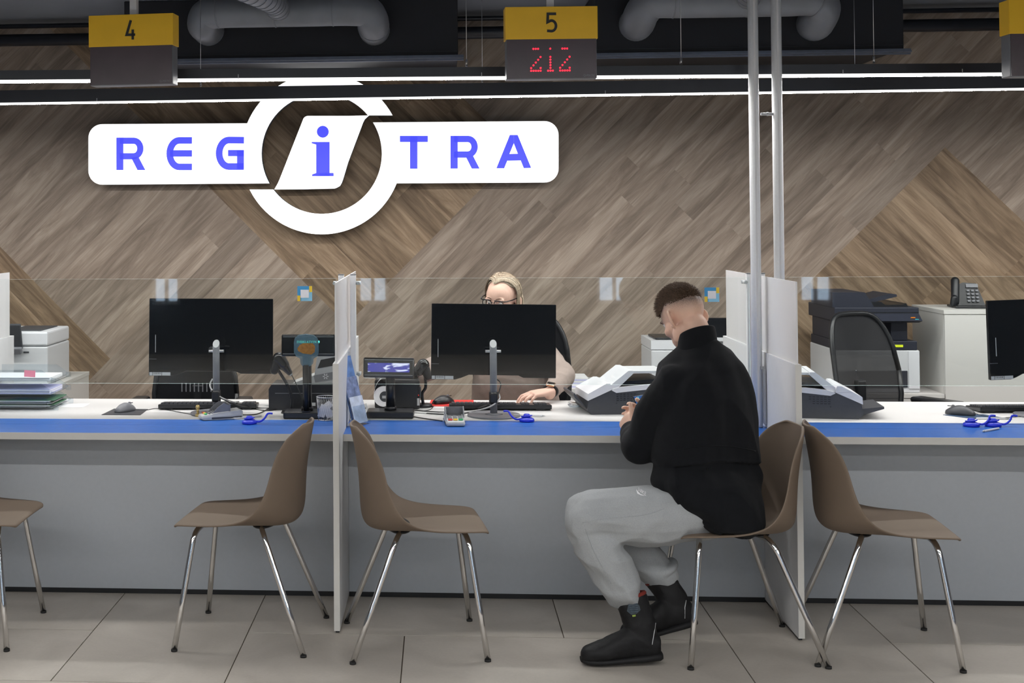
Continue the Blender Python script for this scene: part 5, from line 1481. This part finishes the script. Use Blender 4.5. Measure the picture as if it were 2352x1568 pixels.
# left hand: palm up and around the phone, thumb up along its edge
hand(b, WL, (-.22, .75, .62), (-.85, -.35, .25), .95, [(.7, .8, .4), (.7, .8, .4), (.75, .8, .4), (.8, .8, .4)], -1, thumb=(.5, .25), thumb_drop=-.1)
hand(b, WR, (-.75, .35, .35), (-.2, .8, .2), .95, [(.5, .7, .4), (.5, .7, .4), (.5, .7, .4), (.5, .7, .4)], 1, thumb=(.5, .4))
body = remeshed(b, .0042, 3, 'body')
def scalp_mat():
    m = bpy.data.materials.new('skin_scalp'); m.use_nodes = True; nt = m.node_tree; N = nt.nodes; L = nt.links; q = N['Principled BSDF']
    q.inputs['Roughness'].default_value = .5; q.inputs['Specular IOR Level'].default_value = .35
    q.inputs['Subsurface Weight'].default_value = .08; q.inputs['Subsurface Radius'].default_value = (.012, .004, .002)
    at = N.new('ShaderNodeVertexColor'); at.layer_name = 'stubble'
    n = N.new('ShaderNodeTexNoise'); n.inputs['Scale'].default_value = 260; tc = N.new('ShaderNodeTexCoord'); L.new(tc.outputs['Object'], n.inputs['Vector'])
    mx = N.new('ShaderNodeMixRGB'); mx.inputs[1].default_value = (.70, .45, .34, 1); mx.inputs[2].default_value = (.13, .10, .085, 1)
    mt = N.new('ShaderNodeMath'); mt.operation = 'MULTIPLY'; mr = N.new('ShaderNodeMapRange'); mr.inputs[1].default_value = .3; mr.inputs[2].default_value = .7; mr.inputs[3].default_value = .75; mr.inputs[4].default_value = 1.15
    L.new(n.outputs[0], mr.inputs[0]); L.new(at.outputs['Color'], mt.inputs[0]); L.new(mr.outputs[0], mt.inputs[1]); L.new(mt.outputs[0], mx.inputs[0]); L.new(mx.outputs[0], q.inputs['Base Color'])
    return m
def paint(me, fn, layer='stubble'):
    ca = me.color_attributes.new(layer, 'FLOAT_COLOR', 'POINT')
    for i, v in enumerate(me.vertices):
        k = fn(v.co); ca.data[i].color = (k, k, k, 1)
def hl(co, C, X, Y, Z, s): d = (co - C) / s; return d.dot(X), d.dot(Y), d.dot(Z)
def top_edge(y):
    if y > .02: return .070 - (y - .02) * .75
    return .070 - max(0, -y - .02) * .34
def stub(co):
    x, y, z = hl(co, Hc, hx, hf, hz, .96)
    if abs(x) > .12 or abs(y) > .16 or z < -.14: return 0
    k = max(0, min(1, 1 - (top_edge(y) - z) / .062))
    if y > .085: k = 0
    return k ** 1.4 * .95 + (.18 if (z < -.03 and y > .03) else 0)
paint(body, stub)
bo = link_mesh('body', body, scalp_mat(), man)
# hair on top: cap with short strands
def strand(b, p, d, L_, r, bend, segs=2):
    d = d.normalized(); q = d.orthogonal().normalized(); s2 = d.cross(q)
    prev = None
    pts = [p + d * L_ * t + bend * t * t for t in [i / segs for i in range(segs + 1)]]
    for i, c in enumerate(pts[:-1]):
        rr = r * (1 - .45 * i / segs)
        row = [b.bm.verts.new(c + (q * math.cos(a) + s2 * math.sin(a)) * rr) for a in (0, 2.09, 4.19)]
        if prev:
            for k in range(3): b.bm.faces.new((prev[k], prev[(k + 1) % 3], row[(k + 1) % 3], row[k]))
        prev = row
    tip = b.bm.verts.new(pts[-1])
    for k in range(3): b.bm.faces.new((prev[k], prev[(k + 1) % 3], tip))
b = MB()
S96 = .96
def skull(x, y, z): return Hc + (hx * x + hf * y + hz * z) * S96
rows = []
b2 = MB()
b2.ell(skull(0, -.008, .040), [.0775 * S96, .097 * S96, .086 * S96], Matrix((hx, hf, hz)).transposed(), 36, 24)
cap = remeshed(b2, .005, 2, 'hair_cap')
bmc = bmesh.new(); bmc.from_mesh(cap)
dl = [v for v in bmc.verts if hl(v.co, Hc, hx, hf, hz, S96)[2] < top_edge(hl(v.co, Hc, hx, hf, hz, S96)[1])]
bmesh.ops.delete(bmc, geom=dl, context='VERTS'); bmc.to_mesh(cap); bmc.free()
displace(cap, lambda co, n: n * (-.003 + .009 * min(1, max(0, (hl(co, Hc, hx, hf, hz, S96)[2] - top_edge(hl(co, Hc, hx, hf, hz, S96)[1])) / .035)) * (.6 + .8 * noise.noise(co * 55))))
cp = link_mesh('hair', cap, M_HAIRB, man)
rnd = random.Random(5)
for i in range(9000):
    th = rnd.uniform(0, 2 * PI); ph = rnd.uniform(0, 1.45)
    x, y, z = math.sin(ph) * math.cos(th), math.sin(ph) * math.sin(th), math.cos(ph)
    p = (x * .0775, -.008 + y * .097, .040 + z * .086)
    if p[2] < top_edge(p[1]) - rnd.random() * .014: continue
    P_ = skull(*p); n = (hx * x / .0775 + hf * y / .097 + hz * z / .086).normalized()
    fade = min(1, max(.25, (p[2] - top_edge(p[1])) / .03 + .25))
    L_ = (.013 + .014 * max(0, z) + .004 * max(0, y) + rnd.uniform(-.005, .007)) * fade
    d = n * .85 + hf * .35 + hx * rnd.uniform(-.3, .3) + Vector((rnd.uniform(-.2, .2), rnd.uniform(-.2, .2), rnd.uniform(-.1, .2)))
    strand(b, P_ - n * .002, d, L_, .0014, (hf * .006 + Vector((0, 0, -.003))) * fade)
so = b.build('hair_strands', M_HAIRB, man, world=True); so['kind'] = 'stuff'
# eyes, barely seen past the cheek
for q in (-1, 1):
    b = MB(); b.ell(skull(q * .031, .075, .008), (.0115, .0115, .0115)); b.build('eye', mat('eye_white', (.7, .68, .65), .2, noise_s=20, noise_amt=.02), man, world=True)
    b = MB(); b.tube([skull(q * (.012 + k * .009), .094 - .0035 * k, .021 + .003 * math.sin(k)) for k in range(5)], .003, 6); b.build('eyebrow', M_HAIRB, man, world=True)
# pullover
b = MB()
rows = [ring_px(1212, 1610, 1730, 4.975, .14), ring_px(1196, 1566, 1743, 4.965, .175), ring_px(1150, 1524, 1746, 4.97, .178), ring_px(1100, 1503, 1745, 4.985, .162), ring_px(1058, 1506, 1740, 5.025, .138),
        ring_px(1049, 1500, 1743, 5.025, .146), ring_px(1015, 1500, 1741, 5.03, .146), ring_px(960, 1504, 1734, 5.04, .145), ring_px(910, 1508, 1726, 5.06, .14), ring_px(870, 1512, 1716, 5.08, .13), ring_px(838, 1520, 1703, 5.095, .115), ring_px(812, 1540, 1682, 5.105, .09), ring_px(794, 1562, 1655, 5.11, .068), ring_px(782, 1572, 1642, 5.11, .058)]
rings_loft(b, rows, 36, 2.25)
b.capsule(SL + Vector((.030, .012, -.015)), SL.lerp(EL, .35) + Vector((.012, 0, 0)), .066, .074); b.capsule(SL.lerp(EL, .35) + Vector((.012, 0, 0)), EL + Vector((.01, 0, .0)), .074, .068); b.capsule(EL, EL.lerp(WL, .6), .066, .052); b.capsule(EL.lerp(WL, .6), WL + (WL - EL).normalized() * .02, .052, .040)
b.capsule(EL + Vector((.0, -.01, -.012)), EL + Vector((-.012, .06, .0)), .050, .046)
b.capsule(SR + Vector((-.03, 0, -.005)), SR.lerp(ER, .5), .080, .074); b.capsule(SR.lerp(ER, .5), ER, .074, .062); b.capsule(ER, ER.lerp(WR, .6), .060, .050); b.capsule(ER.lerp(WR, .6), WR, .050, .038)
pul = remeshed(b, .0052, 16, 'pullover')
def folds(amp, sc, seed, aniso=(1, 1, .45)):
    def fn(co, n):
        p = Vector((co.x * aniso[0], co.y * aniso[1], co.z * aniso[2])) * sc + Vector((seed, seed, seed))
        a = noise.noise(p); c_ = noise.noise(p * 2.1 + Vector((9, 3, 1)))
        return n * (amp * (1 - abs(a) * 2.2) * .7 + amp * .5 * c_)
    return fn
displace(pul, folds(.019, 6.5, 3.3))
def flap(co, n):
    if n.dot(-FW) < .15 or co.x < Pm(1546, 1050, 4.9).x: return None
    zf = .700 + .012 * math.cos((co.x - .98) * 14) 
    k = (co.z - zf)
    if k < 0: return -n * .009 * max(0, min(1, 1 + (k + .20) / .2)) * min(1, -k / .004 + .2)
    return n * .003 * max(0, 1 - k / .012)
displace(pul, flap)
pu = link_mesh('pullover', pul, M_BLKFAB, man)
# standing collar
b = MB(); n = 40; rr_ = []
cz = [(Pm(1604, 806, 5.10), .078, .0), (Pm(1602, 790, 5.10), .071, .0), (Pm(1601, 768, 5.10), .067, .0)]
ax = (cz[2][0] - cz[0][0]).normalized()
rings = []
for (c, r, _), lift in zip(cz, (0, .006, .012)):
    rings.append([c + (YR * math.cos(t) * r * 1.0 + FW * math.sin(t) * r * .92) + Vector((0, 0, -.030 * math.sin(t) * (lift / .012) - .012 * math.cos(t) * 0 + lift)) for t in [2 * PI * k / n for k in range(n)]])
b.ring_loft(rings, cap=False); co_ = b.build('collar', M_BLKFAB, man, world=True); md = co_.modifiers.new('s', 'SOLIDIFY'); md.thickness = .006; md.offset = 0
md = co_.modifiers.new('ss', 'SUBSURF'); md.levels = 1; md.render_levels = 2
# seam band across the lower back
bv = BVHTree.FromPolygons([v.co + man.location for v in pul.vertices], [tuple(p.vertices) for p in pul.polygons])
def on_surface(u, v, tree, off, back=False):
    d = ray(u, v).normalized(); hit = tree.ray_cast(CAMP, d)
    return hit[0] - d * off if hit[0] is not None else None
sm = [on_surface(u, 1034 - 14 * math.sin((u - 1548) / 185 * PI * .9) + (u - 1548) * .03, bv, .001) for u in range(1550, 1737, 6)]
sm = [s for s in sm if s is not None]
if len(sm) > 3:
    b = MB(); b.tube(sm, .0022, 6); b.build('back_seam', M_BLKFAB, man, world=True)
# joggers
b = MB()
rings_loft(b, [ring_px(1208, 1570, 1690, 5.02, .10), ring_px(1170, 1550, 1700, 5.02, .11), ring_px(1120, 1540, 1690, 5.03, .10)], 28)
b.capsule(HL, HL.lerp(KL, .45) + Vector((0, 0, -.004)), .092, .106); b.capsule(HL.lerp(KL, .45) + Vector((0, 0, -.004)), KL + Vector((.022, 0, .0)), .106, .090)
b.capsule(KL + Vector((.02, 0, -.006)), KL.lerp(AL, .35) + Vector((.0, 0, 0)), .082, .082); b.capsule(KL.lerp(AL, .35) + Vector((.0, 0, 0)), AL + Vector((-.028, 0, .085)), .082, .064)
b.capsule(AL + Vector((-.028, 0, .08)), AL + Vector((-.018, 0, .062)), .062, .050)
b.capsule(HR, HR.lerp(KR, .5), .096, .090); b.capsule(HR.lerp(KR, .5), KR, .090, .072); b.capsule(KR, KR.lerp(AR, .4), .070, .074); b.capsule(KR.lerp(AR, .4), AR + Vector((-.02, 0, .03)), .072, .056)
for c_, q_ in ((AL + Vector((-.030, 0, .088)), Vector((.35, 0, -1))), (AR + Vector((-.030, 0, .062)), Vector((.45, 0, -1)))):
    q_.normalize(); a1 = Vector((0, 1, 0)); a2 = q_.cross(a1)
    b.tube([c_ + (a1 * math.cos(t) + a2 * math.sin(t)) * .054 for t in [2 * PI * k / 24 for k in range(25)]], .012, 10)
jo = remeshed(b, .0055, 3, 'joggers')
def jog_fold(co, n):
    p = co * 9 + Vector((4, 4, 4)); a = noise.noise(Vector((p.x * .6, p.y, p.z * 1.1)))
    k = .6 + .9 * max(0, 1 - (co - KL.lerp(AL, .75)).length / .16) + .7 * max(0, 1 - (co - KL).length / .16)
    return n * (.013 * (1 - abs(a) * 2.6) * k + .003 * noise.noise(p * 2.6))
displace(jo, jog_fold)
link_mesh('joggers', jo, M_JOG, man)
# ribbed cuff of the near leg
b = MB(); ca = AL + Vector((-.022, 0, .060)); cb_ = AL + Vector((-.006, 0, .028)); b.capsule(ca, cb_, .052, .046, 24); cf = remeshed(b, .005, 3, 'cuff')
displace(cf, lambda co, n: n * (.0012 * math.sin(math.atan2(co.y - ca.y, co.x - ca.x) * 40))); link_mesh('trouser_cuff', cf, M_JOG, man)
bvj = BVHTree.FromPolygons([v.co + man.location for v in jo.vertices], [tuple(p.vertices) for p in jo.polygons])
# seams on the near leg and the little white print
for pxs in ([(1338, 1200), (1380, 1192), (1440, 1187), (1490, 1180), (1525, 1168)], [(1345, 1215), (1362, 1262), (1385, 1305), (1404, 1340)]):
    q = [on_surface(p.x, p.y, bvj, .0005) for p in spline([Vector((u, v, 0)) for u, v in pxs], 8)]; q = [s for s in q if s is not None]
    b = MB(); b.tube(q, .0012, 6); b.build('leg_seam', M_JOG, man, world=True)
b = MB()
def decal(pts, th=.0007):
    q = [on_surface(u, v, bvj, .0028) for u, v in pts]
    if any(s is None for s in q): return
    vs = [b.bm.verts.new(s) for s in q]; b.bm.faces.new(vs)
decal([(1461, 1123), (1464, 1133), (1472, 1137), (1482, 1138), (1471, 1134), (1466, 1129)])
tm = text_mesh('NIKE', 12, 0)
A_ = .22
for p in tm.polygons:
    q = []
    for i in p.vertices:
        c = tm.vertices[i].co; u = 1475 + c.x * .72 * math.cos(A_) + c.y * math.sin(A_) * .3; v = 1129 - c.y + c.x * .45
        q.append(on_surface(u, v, bvj, .0028))
    if all(s is not None for s in q):
        try: b.bm.faces.new([b.bm.verts.new(s) for s in q])
        except ValueError: pass
lg_ = b.build('white_logo', M_PAPER, man, world=True)
# boots
def boot(name, ankle, toe, heel, top, sole_dir, rtop, parent, red=True):
    """ankle, toe tip, heel points on the sole line; top = centre of the shaft opening"""
    ax = (toe - heel); L_ = ax.length; ax.normalize()
    up = Vector((0, -0.0, 1)); up = (up - ax * up.dot(ax)).normalized(); sd = ax.cross(up)
    P = lambda x, y, z: heel + ax * (x * L_) + sd * y + up * z
    b = MB()
    rings_loft(b, [(P(.99, 0, .030), sd * .020, up * .012), (P(.94, 0, .032), sd * .036, up * .024), (P(.84, 0, .036), sd * .046, up * .030), (P(.70, 0, .042), sd * .049, up * .037), (P(.56, 0, .052), sd * .046, up * .048), (P(.42, 0, .062), sd * .042, up * .056), (P(.26, 0, .060), sd * .040, up * .054), (P(.10, 0, .052), sd * .036, up * .046), (P(.02, 0, .048), sd * .026, up * .036)], 20, 2.3)
    c0 = P(.20, 0, .075)
    d = (top - c0).normalized(); a = ax - d * ax.dot(d); a.normalize(); s2 = d.cross(a)
    rings_loft(b, [(P(.22, 0, .05), a * .055, s2 * .042), (c0.lerp(top, .25), a * .056, s2 * .043), (c0.lerp(top, .6), a * .054, s2 * .046), (top, a * rtop, s2 * rtop * .92)], 24, 2.1)
    me = remeshed(b, .005, 3, name)
    displace(me, lambda co, n: n * (.003 * (1 - abs(noise.noise(co * 16)) * 2.5) + .0010 * noise.noise(co * 70)))
    bo_ = link_mesh(name, me, M_BOOT, man)
    b = MB()
    rings_loft(b, [(P(1.0, 0, .016), sd * .018, up * .008), (P(.94, 0, .012), sd * .036, up * .011), (P(.80, 0, .011), sd * .048, up * .0115), (P(.62, 0, .011), sd * .048, up * .0115), (P(.42, 0, .012), sd * .044, up * .012), (P(.2, 0, .014), sd * .044, up * .014), (P(.04, 0, .015), sd * .038, up * .015), (P(-.0, 0, .015), sd * .026, up * .012)], 20, 3)
    b.build('sole', M_SOLE, bo_, world=False).data.transform(Matrix.Translation(-man.location))
    # lining showing at the back of the opening
    b = MB(); pts = [top + a * rtop * math.cos(t) * .92 + s2 * rtop * .86 * math.sin(t) + d * .004 for t in [2 * PI * k / 30 for k in range(31)]]
    b.tube(pts, .0075, 8); b.build('lining', mat('red_lining', (.17, .018, .010), .8, noise_s=60, noise_amt=.15), bo_).data.transform(Matrix.Translation(-man.location))
    # ankle flap and patch
    tr = BVHTree.FromPolygons([v.co + man.location for v in me.vertices], [tuple(p.vertices) for p in me.polygons])
    return bo_, tr
toeL = Pm(1334, 1500, 4.815); heelL = Pm(1520, 1483, 4.84); toeL.z = .004; heelL.z = .018
topL = Pm(1449, 1369, 4.86)
bl_, tl = boot('boot', AL, toeL, heelL, topL + Vector((.0, 0, -.004)), None, .056, man)
toeR = Pm(1478, 1462, 5.03); heelR = Pm(1598, 1432, 5.075); toeR = heelR + (toeR - heelR).normalized() * .29; toeR.z = max(toeR.z, .004)
topR = Pm(1517, 1327, 5.09)
br_, tr_ = boot('boot', AR, toeR, heelR, topR, None, .060, man)
def patch(pxs, tree, name, m, parent, off=.0015):
    q = [on_surface(u, v, tree, off) for u, v in pxs]
    if any(s is None for s in q): return
    c = on_surface(sum(u for u, v in pxs) / len(pxs), sum(v for u, v in pxs) / len(pxs), tree, off + .0008)
    b = MB(); vs = [b.bm.verts.new(s) for s in q]; cv = b.bm.verts.new(c)
    for i in range(len(vs)): b.bm.faces.new((vs[i], vs[(i + 1) % len(vs)], cv))
    o = b.build(name, m, parent); o.data.transform(Matrix.Translation(-man.location))
    md = o.modifiers.new('s', 'SOLIDIFY'); md.thickness = .003; md.offset = 0
    return o
patch([(1444, 1383), (1458, 1380), (1468, 1390), (1471, 1400), (1462, 1409), (1450, 1411), (1440, 1403)], tl, 'side_patch', mat('blue_grey_patch', (.03, .045, .06), .5, noise_s=90, noise_amt=.3), bl_)
for k in range(5):
    patch([(1444 + k * 1.2, 1384 + k * 4.4), (1464 + k * .4, 1385 + k * 4.6), (1464 + k * .4, 1386.5 + k * 4.6), (1444 + k * 1.2, 1386 + k * 4.4)], tl, 'patch_rib', mat('rib_blue', (.07, .10, .13), .5, noise_s=60, noise_amt=.1), bl_, .0045)
patch([(1452, 1412), (1460, 1411), (1460, 1415), (1453, 1416)], tl, 'lime_tag', mat('lime_tag', (.22, .30, .05), .5, noise_s=60, noise_amt=.1), bl_)
for pxs, tr2, pr in (([(1506, 1430), (1503, 1450), (1500, 1468), (1498, 1480)], tl, bl_), ([(1576, 1378), (1573, 1395), (1573, 1420)], tr_, br_)):
    q = [on_surface(u, v, tr2, .001) for u, v in pxs]
    if all(s is not None for s in q):
        b = MB(); b.tube(q, .0016, 6); o = b.build('heel_piping', M_LTGREY, pr); o.data.transform(Matrix.Translation(-man.location))
# phone in his hands
pc_ = Pm(1486, 946, 5.37)
t = thing('smartphone', 'black smartphone with lit blue screen in the hands of the man', 'phone', pc_)
nrm = Vector((.25, -.80, .55)).normalized(); up = Vector((-.28, .5, .82)); up = (up - nrm * up.dot(nrm)).normalized(); rt = up.cross(nrm).normalized() * 1
Rp = Matrix((rt, -nrm, up)).transposed().to_4x4()
b = MB(); b.box((0, 0, 0), (.072, .008, .148), None, .003); b.xf(Rp); b.build('case', M_BLACKP, t)
def phone_mat():
    m = bpy.data.materials.new('phone_screen'); m.use_nodes = True; nt = m.node_tree; N = nt.nodes; L = nt.links; q = N['Principled BSDF']
    n = N.new('ShaderNodeTexVoronoi'); n.inputs['Scale'].default_value = 75; tc = N.new('ShaderNodeTexCoord'); L.new(tc.outputs['Object'], n.inputs['Vector'])
    cr = N.new('ShaderNodeValToRGB'); cr.color_ramp.elements[0].position = .25; cr.color_ramp.elements[0].color = (.10, .45, .55, 1); cr.color_ramp.elements[1].position = .4; cr.color_ramp.elements[1].color = (.01, .06, .22, 1)
    L.new(n.outputs[0], cr.inputs[0]); L.new(cr.outputs[0], q.inputs['Emission Color']); q.inputs['Emission Strength'].default_value = 1.0; q.inputs['Base Color'].default_value = (.01, .02, .05, 1)
    return m
b = MB(); b.box((0, -.0044, 0), (.066, .0006, .142)); b.xf(Rp); b.build('screen', phone_mat(), t)

# ---------- the woman behind the middle counter
wom = thing('person', 'blonde woman with black glasses in beige top sitting behind the middle monitor', 'person', (.28, 6.72, 0))
Hw = atY(1152, 689, 6.66)
wf_ = Vector((-.52, -1, -.20)).normalized(); wx = wf_.cross(Vector((.10, 0, 1))).normalized(); wz = wx.cross(wf_).normalized()
SW = .98
def WP(x, y, z): return Hw + (wx * x + wf_ * y + wz * z) * SW
b = MB()
head(b, Hw, wx, wf_, wz, SW, neck=(atY(1165, 775, 6.74), .050, .058))
def wr(v, u0, u1, Y, d): 
    c = atY((u0 + u1) / 2, v, Y); return c, Vector(((u1 - u0) / 2 * Y / F, 0, 0)), Vector((0, d, 0))
rings_loft(b, [wr(1010, 1100, 1270, 6.74, .10), wr(920, 1100, 1265, 6.72, .10), wr(850, 1105, 1255, 6.70, .10), wr(800, 1090, 1250, 6.72, .08), wr(775, 1140, 1195, 6.74, .05)])
wSL, wSR = atY(1248, 812, 6.72), atY(1078, 812, 6.70)
wEL, wER = atY(1293, 862, 6.50), atY(966, 856, 6.55)
wWL, wWR = atY(1262, 905, 6.285), atY(1062, 836, 6.47)
for a_, c_, d_ in ((wSL, wEL, wWL), (wSR, wER, wWR)): b.capsule(a_, c_, .045, .038); b.capsule(c_, d_, .038, .026)
b.capsule(atY(1150, 1010, 6.74), Vector((.15, 6.45, .52)), .09, .07); b.capsule(atY(1220, 1010, 6.74), Vector((.42, 6.45, .52)), .09, .07)
for x in (.15, .42): b.capsule((x, 6.45, .50), (x, 6.42, .09), .055, .038); b.capsule((x, 6.44, .06), (x, 6.30, .045), .042, .032)
hand(b, wWL + Vector((0, 0, .012)), (-.90, -.42, -.10), (-.05, -.15, 1), .98, [(.25, .55, .35), (.3, .6, .35), (.32, .6, .4), (.35, .6, .4)], -1, .16, thumb=(.5, .3), thumb_drop=.35)
hand(b, wWR, (.85, -.3, -.05), (0, 0, 1), .95, [(.3, .4, .3)] * 4, 1)
wb = remeshed(b, .0042, 3, 'body')
def face_shape(co, n):
    x, y, z = hl(co, Hw, wx, wf_, wz, SW)
    if abs(x) > .1 or z < -.15 or y < .03 or z > .1: return None
    d = Vector((0, 0, 0))
    for q in (-1, 1):
        r2 = ((x - q * .030) / .015) ** 2 + ((z - .004) / .010) ** 2; d -= wf_ * .008 * math.exp(-r2)
    return d
displace(wb, face_shape)
M_SKW = mat('skin_pale', (.66, .42, .33), .5, noise_s=30, noise_amt=.04, bump=.08, bump_s=300, spec=.35)
link_mesh('body', wb, M_SKW, wom)
for q in (-1, 1):
    b = MB(); b.ell(WP(q * .030, .0765, .004), (.0115, .0115, .0115)); e_ = b.build('eye', mat('eye_white', (.7, .68, .65), .2), wom, world=True)
    b = MB(); b.ell(WP(q * .030, .0860, .001), (.0042, .0042, .0042)); b.build('iris', mat('iris_dark', (.03, .03, .035), .2, noise_s=30, noise_amt=.1), e_, world=False).data.transform(Matrix.Translation(-wom.location))
    b = MB(); b.tube([WP(q * (.017 + k * .0065), .0885 - .0022 * k, .0085 + .0025 * math.sin(k * .8)) for k in range(5)], .0020, 6); b.build('upper_lid', M_SKW, wom, world=True)
    b = MB(); b.tube([WP(q * (.013 + k * .0075), .098 - .0035 * k, .026 + .0055 * math.sin(k * .75)) for k in range(6)], .0026, 6, radii=[.0022, .003, .003, .0028, .0022, .001]); b.build('eyebrow', mat('brow_brown', (.14, .08, .05), .7, noise_s=90, noise_amt=.2), wom, world=True)
# glasses: worn low on the nose
g = thing('glasses', 'black framed glasses on the nose of the blonde woman', 'glasses', Hw)
def gl_(pts, r, n_='frame', m=M_BLACKG):
    b = MB(); b.tube([q - Hw for q in pts], r, 8); b.build(n_, m, g)
for q in (-1, 1):
    rim = [WP(q * (.032 + .024 * math.copysign(abs(math.cos(t)) ** .8, math.cos(t))), .110 - .004 * abs(math.cos(t)), .008 + .0155 * math.copysign(abs(math.sin(t)) ** .8, math.sin(t))) for t in [2 * PI * k / 24 for k in range(25)]]
    gl_(rim, .0022, 'rim')
    gl_([WP(q * (.008 + k * .008), .110 - .001 * k, .0235 + .001 * math.sin(k)) for k in range(7)], .0018, 'brow_bar')
    gl_([WP(q * .056, .106, .021), WP(q * .070, .095, .022), WP(q * .082, .05, .021), WP(q * .086, -.005, .020)], .0028, 'temple')
    b = MB(); c = [v - Hw for v in rim[:-1]]; b.bm.faces.new([b.bm.verts.new(v) for v in c]); b.build('lens', M_CLEAR, g)
gl_([WP(-.008, .110, .010), WP(0, .114, .013), WP(.008, .110, .010)], .0016, 'bridge')
# hair: cap plus long combed strands
b = MB(); R3w = Matrix((wx, wf_, wz)).transposed()
b.ell(WP(0, -.022, .036), [.084 * SW, .096 * SW, .094 * SW], R3w, 32, 22)
b.capsule(WP(.050, -.052, .0), WP(.050, -.070, -.14), .050, .042); b.capsule(WP(-.045, -.055, .0), WP(-.05, -.070, -.14), .048, .042); b.capsule(WP(0, -.062, .0), WP(0, -.08, -.15), .055, .05)
hcap = remeshed(b, .005, 4, 'hair_cap')
bmc = bmesh.new(); bmc.from_mesh(hcap)
def in_face(co):
    x, y, z = hl(co, Hw, wx, wf_, wz, SW)
    return y > -.06 + max(0, z) * .95 and z < .112 - 6.0 * (abs(x - .01) ** 2)
bmesh.ops.delete(bmc, geom=[v for v in bmc.verts if in_face(v.co)], context='VERTS'); bmc.to_mesh(hcap); bmc.free()
def comb(co, n):
    x, y, z = hl(co, Hw, wx, wf_, wz, SW)
    return n * (.0005 * math.sin((math.atan2(x - .018, y + .04)) * 46 + z * 20) * (1 if z < .12 else .5) + .002 * noise.noise(co * 30))
displace(hcap, comb)
hc = link_mesh('hair', hcap, M_HAIRW, wom); hc.modifiers.new('s', 'SOLIDIFY').thickness = .004
b = MB(); rnd = random.Random(11)
for side in (-1, 1):
    for i in range(1100):
        f_ = rnd.random(); yo = .080 - .163 * f_ + rnd.uniform(-.004, .004)
        pts = []; lay = rnd.uniform(.0, .006); jx_ = rnd.uniform(-.008, .008)
        for k in range(9):
            ph = k / 8 * 1.75
            yy = yo - .055 * math.sin(min(ph, PI / 2)) * (1.0 if yo > -.02 else .4)
            kk = math.sqrt(max(.05, 1 - (max(-.097, min(.097, yy)) / .103) ** 2))
            pts.append(WP((.012 + jx_) * (1 - min(1, ph)) + side * (.0885 + lay) * kk * math.sin(ph), yy - .022, .036 + (.097 + lay) * kk * math.cos(ph)))
        l_ = pts[-1]; x_, y_, z_ = hl(l_, Hw, wx, wf_, wz, SW)
        pts += [WP(x_ * .98 + rnd.uniform(-.003, .003), y_ - .006, -.03), WP(x_ * .90 + rnd.uniform(-.01, .006), y_ - .012, -.09), WP(x_ * .82 + rnd.uniform(-.012, .008), y_ - .012, -.15 - rnd.uniform(0, .03))]
        w_ = .0012; prev = None; b.mi = 1 if rnd.random() < .26 else 0; tl_ = rnd.uniform(-1, 1)
        for k, p in enumerate(pts):
            t_ = (pts[min(k + 1, len(pts) - 1)] - pts[max(k - 1, 0)]).normalized(); o_ = (p - WP(0, -.02, .03)).normalized(); sdv = t_.cross(o_).normalized() * w_
            row = (b.bm.verts.new(p - sdv + o_ * .0005 * tl_), b.bm.verts.new(p + sdv - o_ * .0005 * tl_))
            if prev: b.bm.faces.new((prev[0], prev[1], row[1], row[0])).material_index = b.mi
            prev = row
so = b.build('hair_strands', [M_HAIRW, M_HAIRD], wom, world=True); so['kind'] = 'stuff'
# beige top
b = MB()
rings_loft(b, [wr(1000, 1085, 1285, 6.74, .13), wr(930, 1084, 1285, 6.72, .13), wr(880, 1086, 1276, 6.70, .13), wr(840, 1092, 1262, 6.69, .125), wr(812, 1090, 1258, 6.70, .105), wr(793, 1110, 1232, 6.72, .08), wr(780, 1136, 1204, 6.73, .06)], 30, 2.3)
b.capsule(wSL, wSL.lerp(wEL, .5), .070, .062); b.capsule(wSL.lerp(wEL, .5), wEL, .062, .056); b.capsule(wEL, wEL.lerp(wWL, .7), .056, .040)
b.capsule(wSR, wER, .068, .052); b.capsule(wER, wER.lerp(wWR, .75), .052, .038)
tp = remeshed(b, .006, 5, 'top')
displace(tp, lambda co, n: n * (.0055 * (1 - abs(noise.noise(Vector((co.x * 8, co.y * 14, co.z * 14)))) * 2.2) * (.35 + 1.1 * max(0, 1 - (co - wEL).length / .16)) + .0015 * noise.noise(co * 40)))
link_mesh('knit_top', tp, M_SWEAT, wom)
# wrist watch and ring
wd = (wWL - wEL).normalized(); wc = wWL - wd * .018 + Vector((0, 0, .010))
tw = thing('wrist_watch', 'gold cased smart watch with black band on the wrist of the woman', 'watch', wc)
zq = Vector((0, -.45, 1)); zq = (zq - wd * zq.dot(wd)).normalized(); yq = zq.cross(wd).normalized(); Rw = Matrix((wd, yq, zq)).transposed().to_4x4()
b = MB(); b.tube([(wd * 0 + yq * math.cos(t) * .033 + zq * math.sin(t) * .027) for t in [2 * PI * k / 28 for k in range(29)]], .0065, 8); b.build('band', M_BLACKP, tw)
b = MB(); b.box((0, 0, .032), (.034, .040, .010), None, .004); b.xf(Rw); b.build('case', mat('rose_gold', (.75, .48, .30), .25, metal=.9, noise_s=40, noise_amt=.04), tw)
b = MB(); b.box((0, 0, .0376), (.026, .032, .0012)); b.xf(Rw); b.build('face', M_BLACKG, tw)
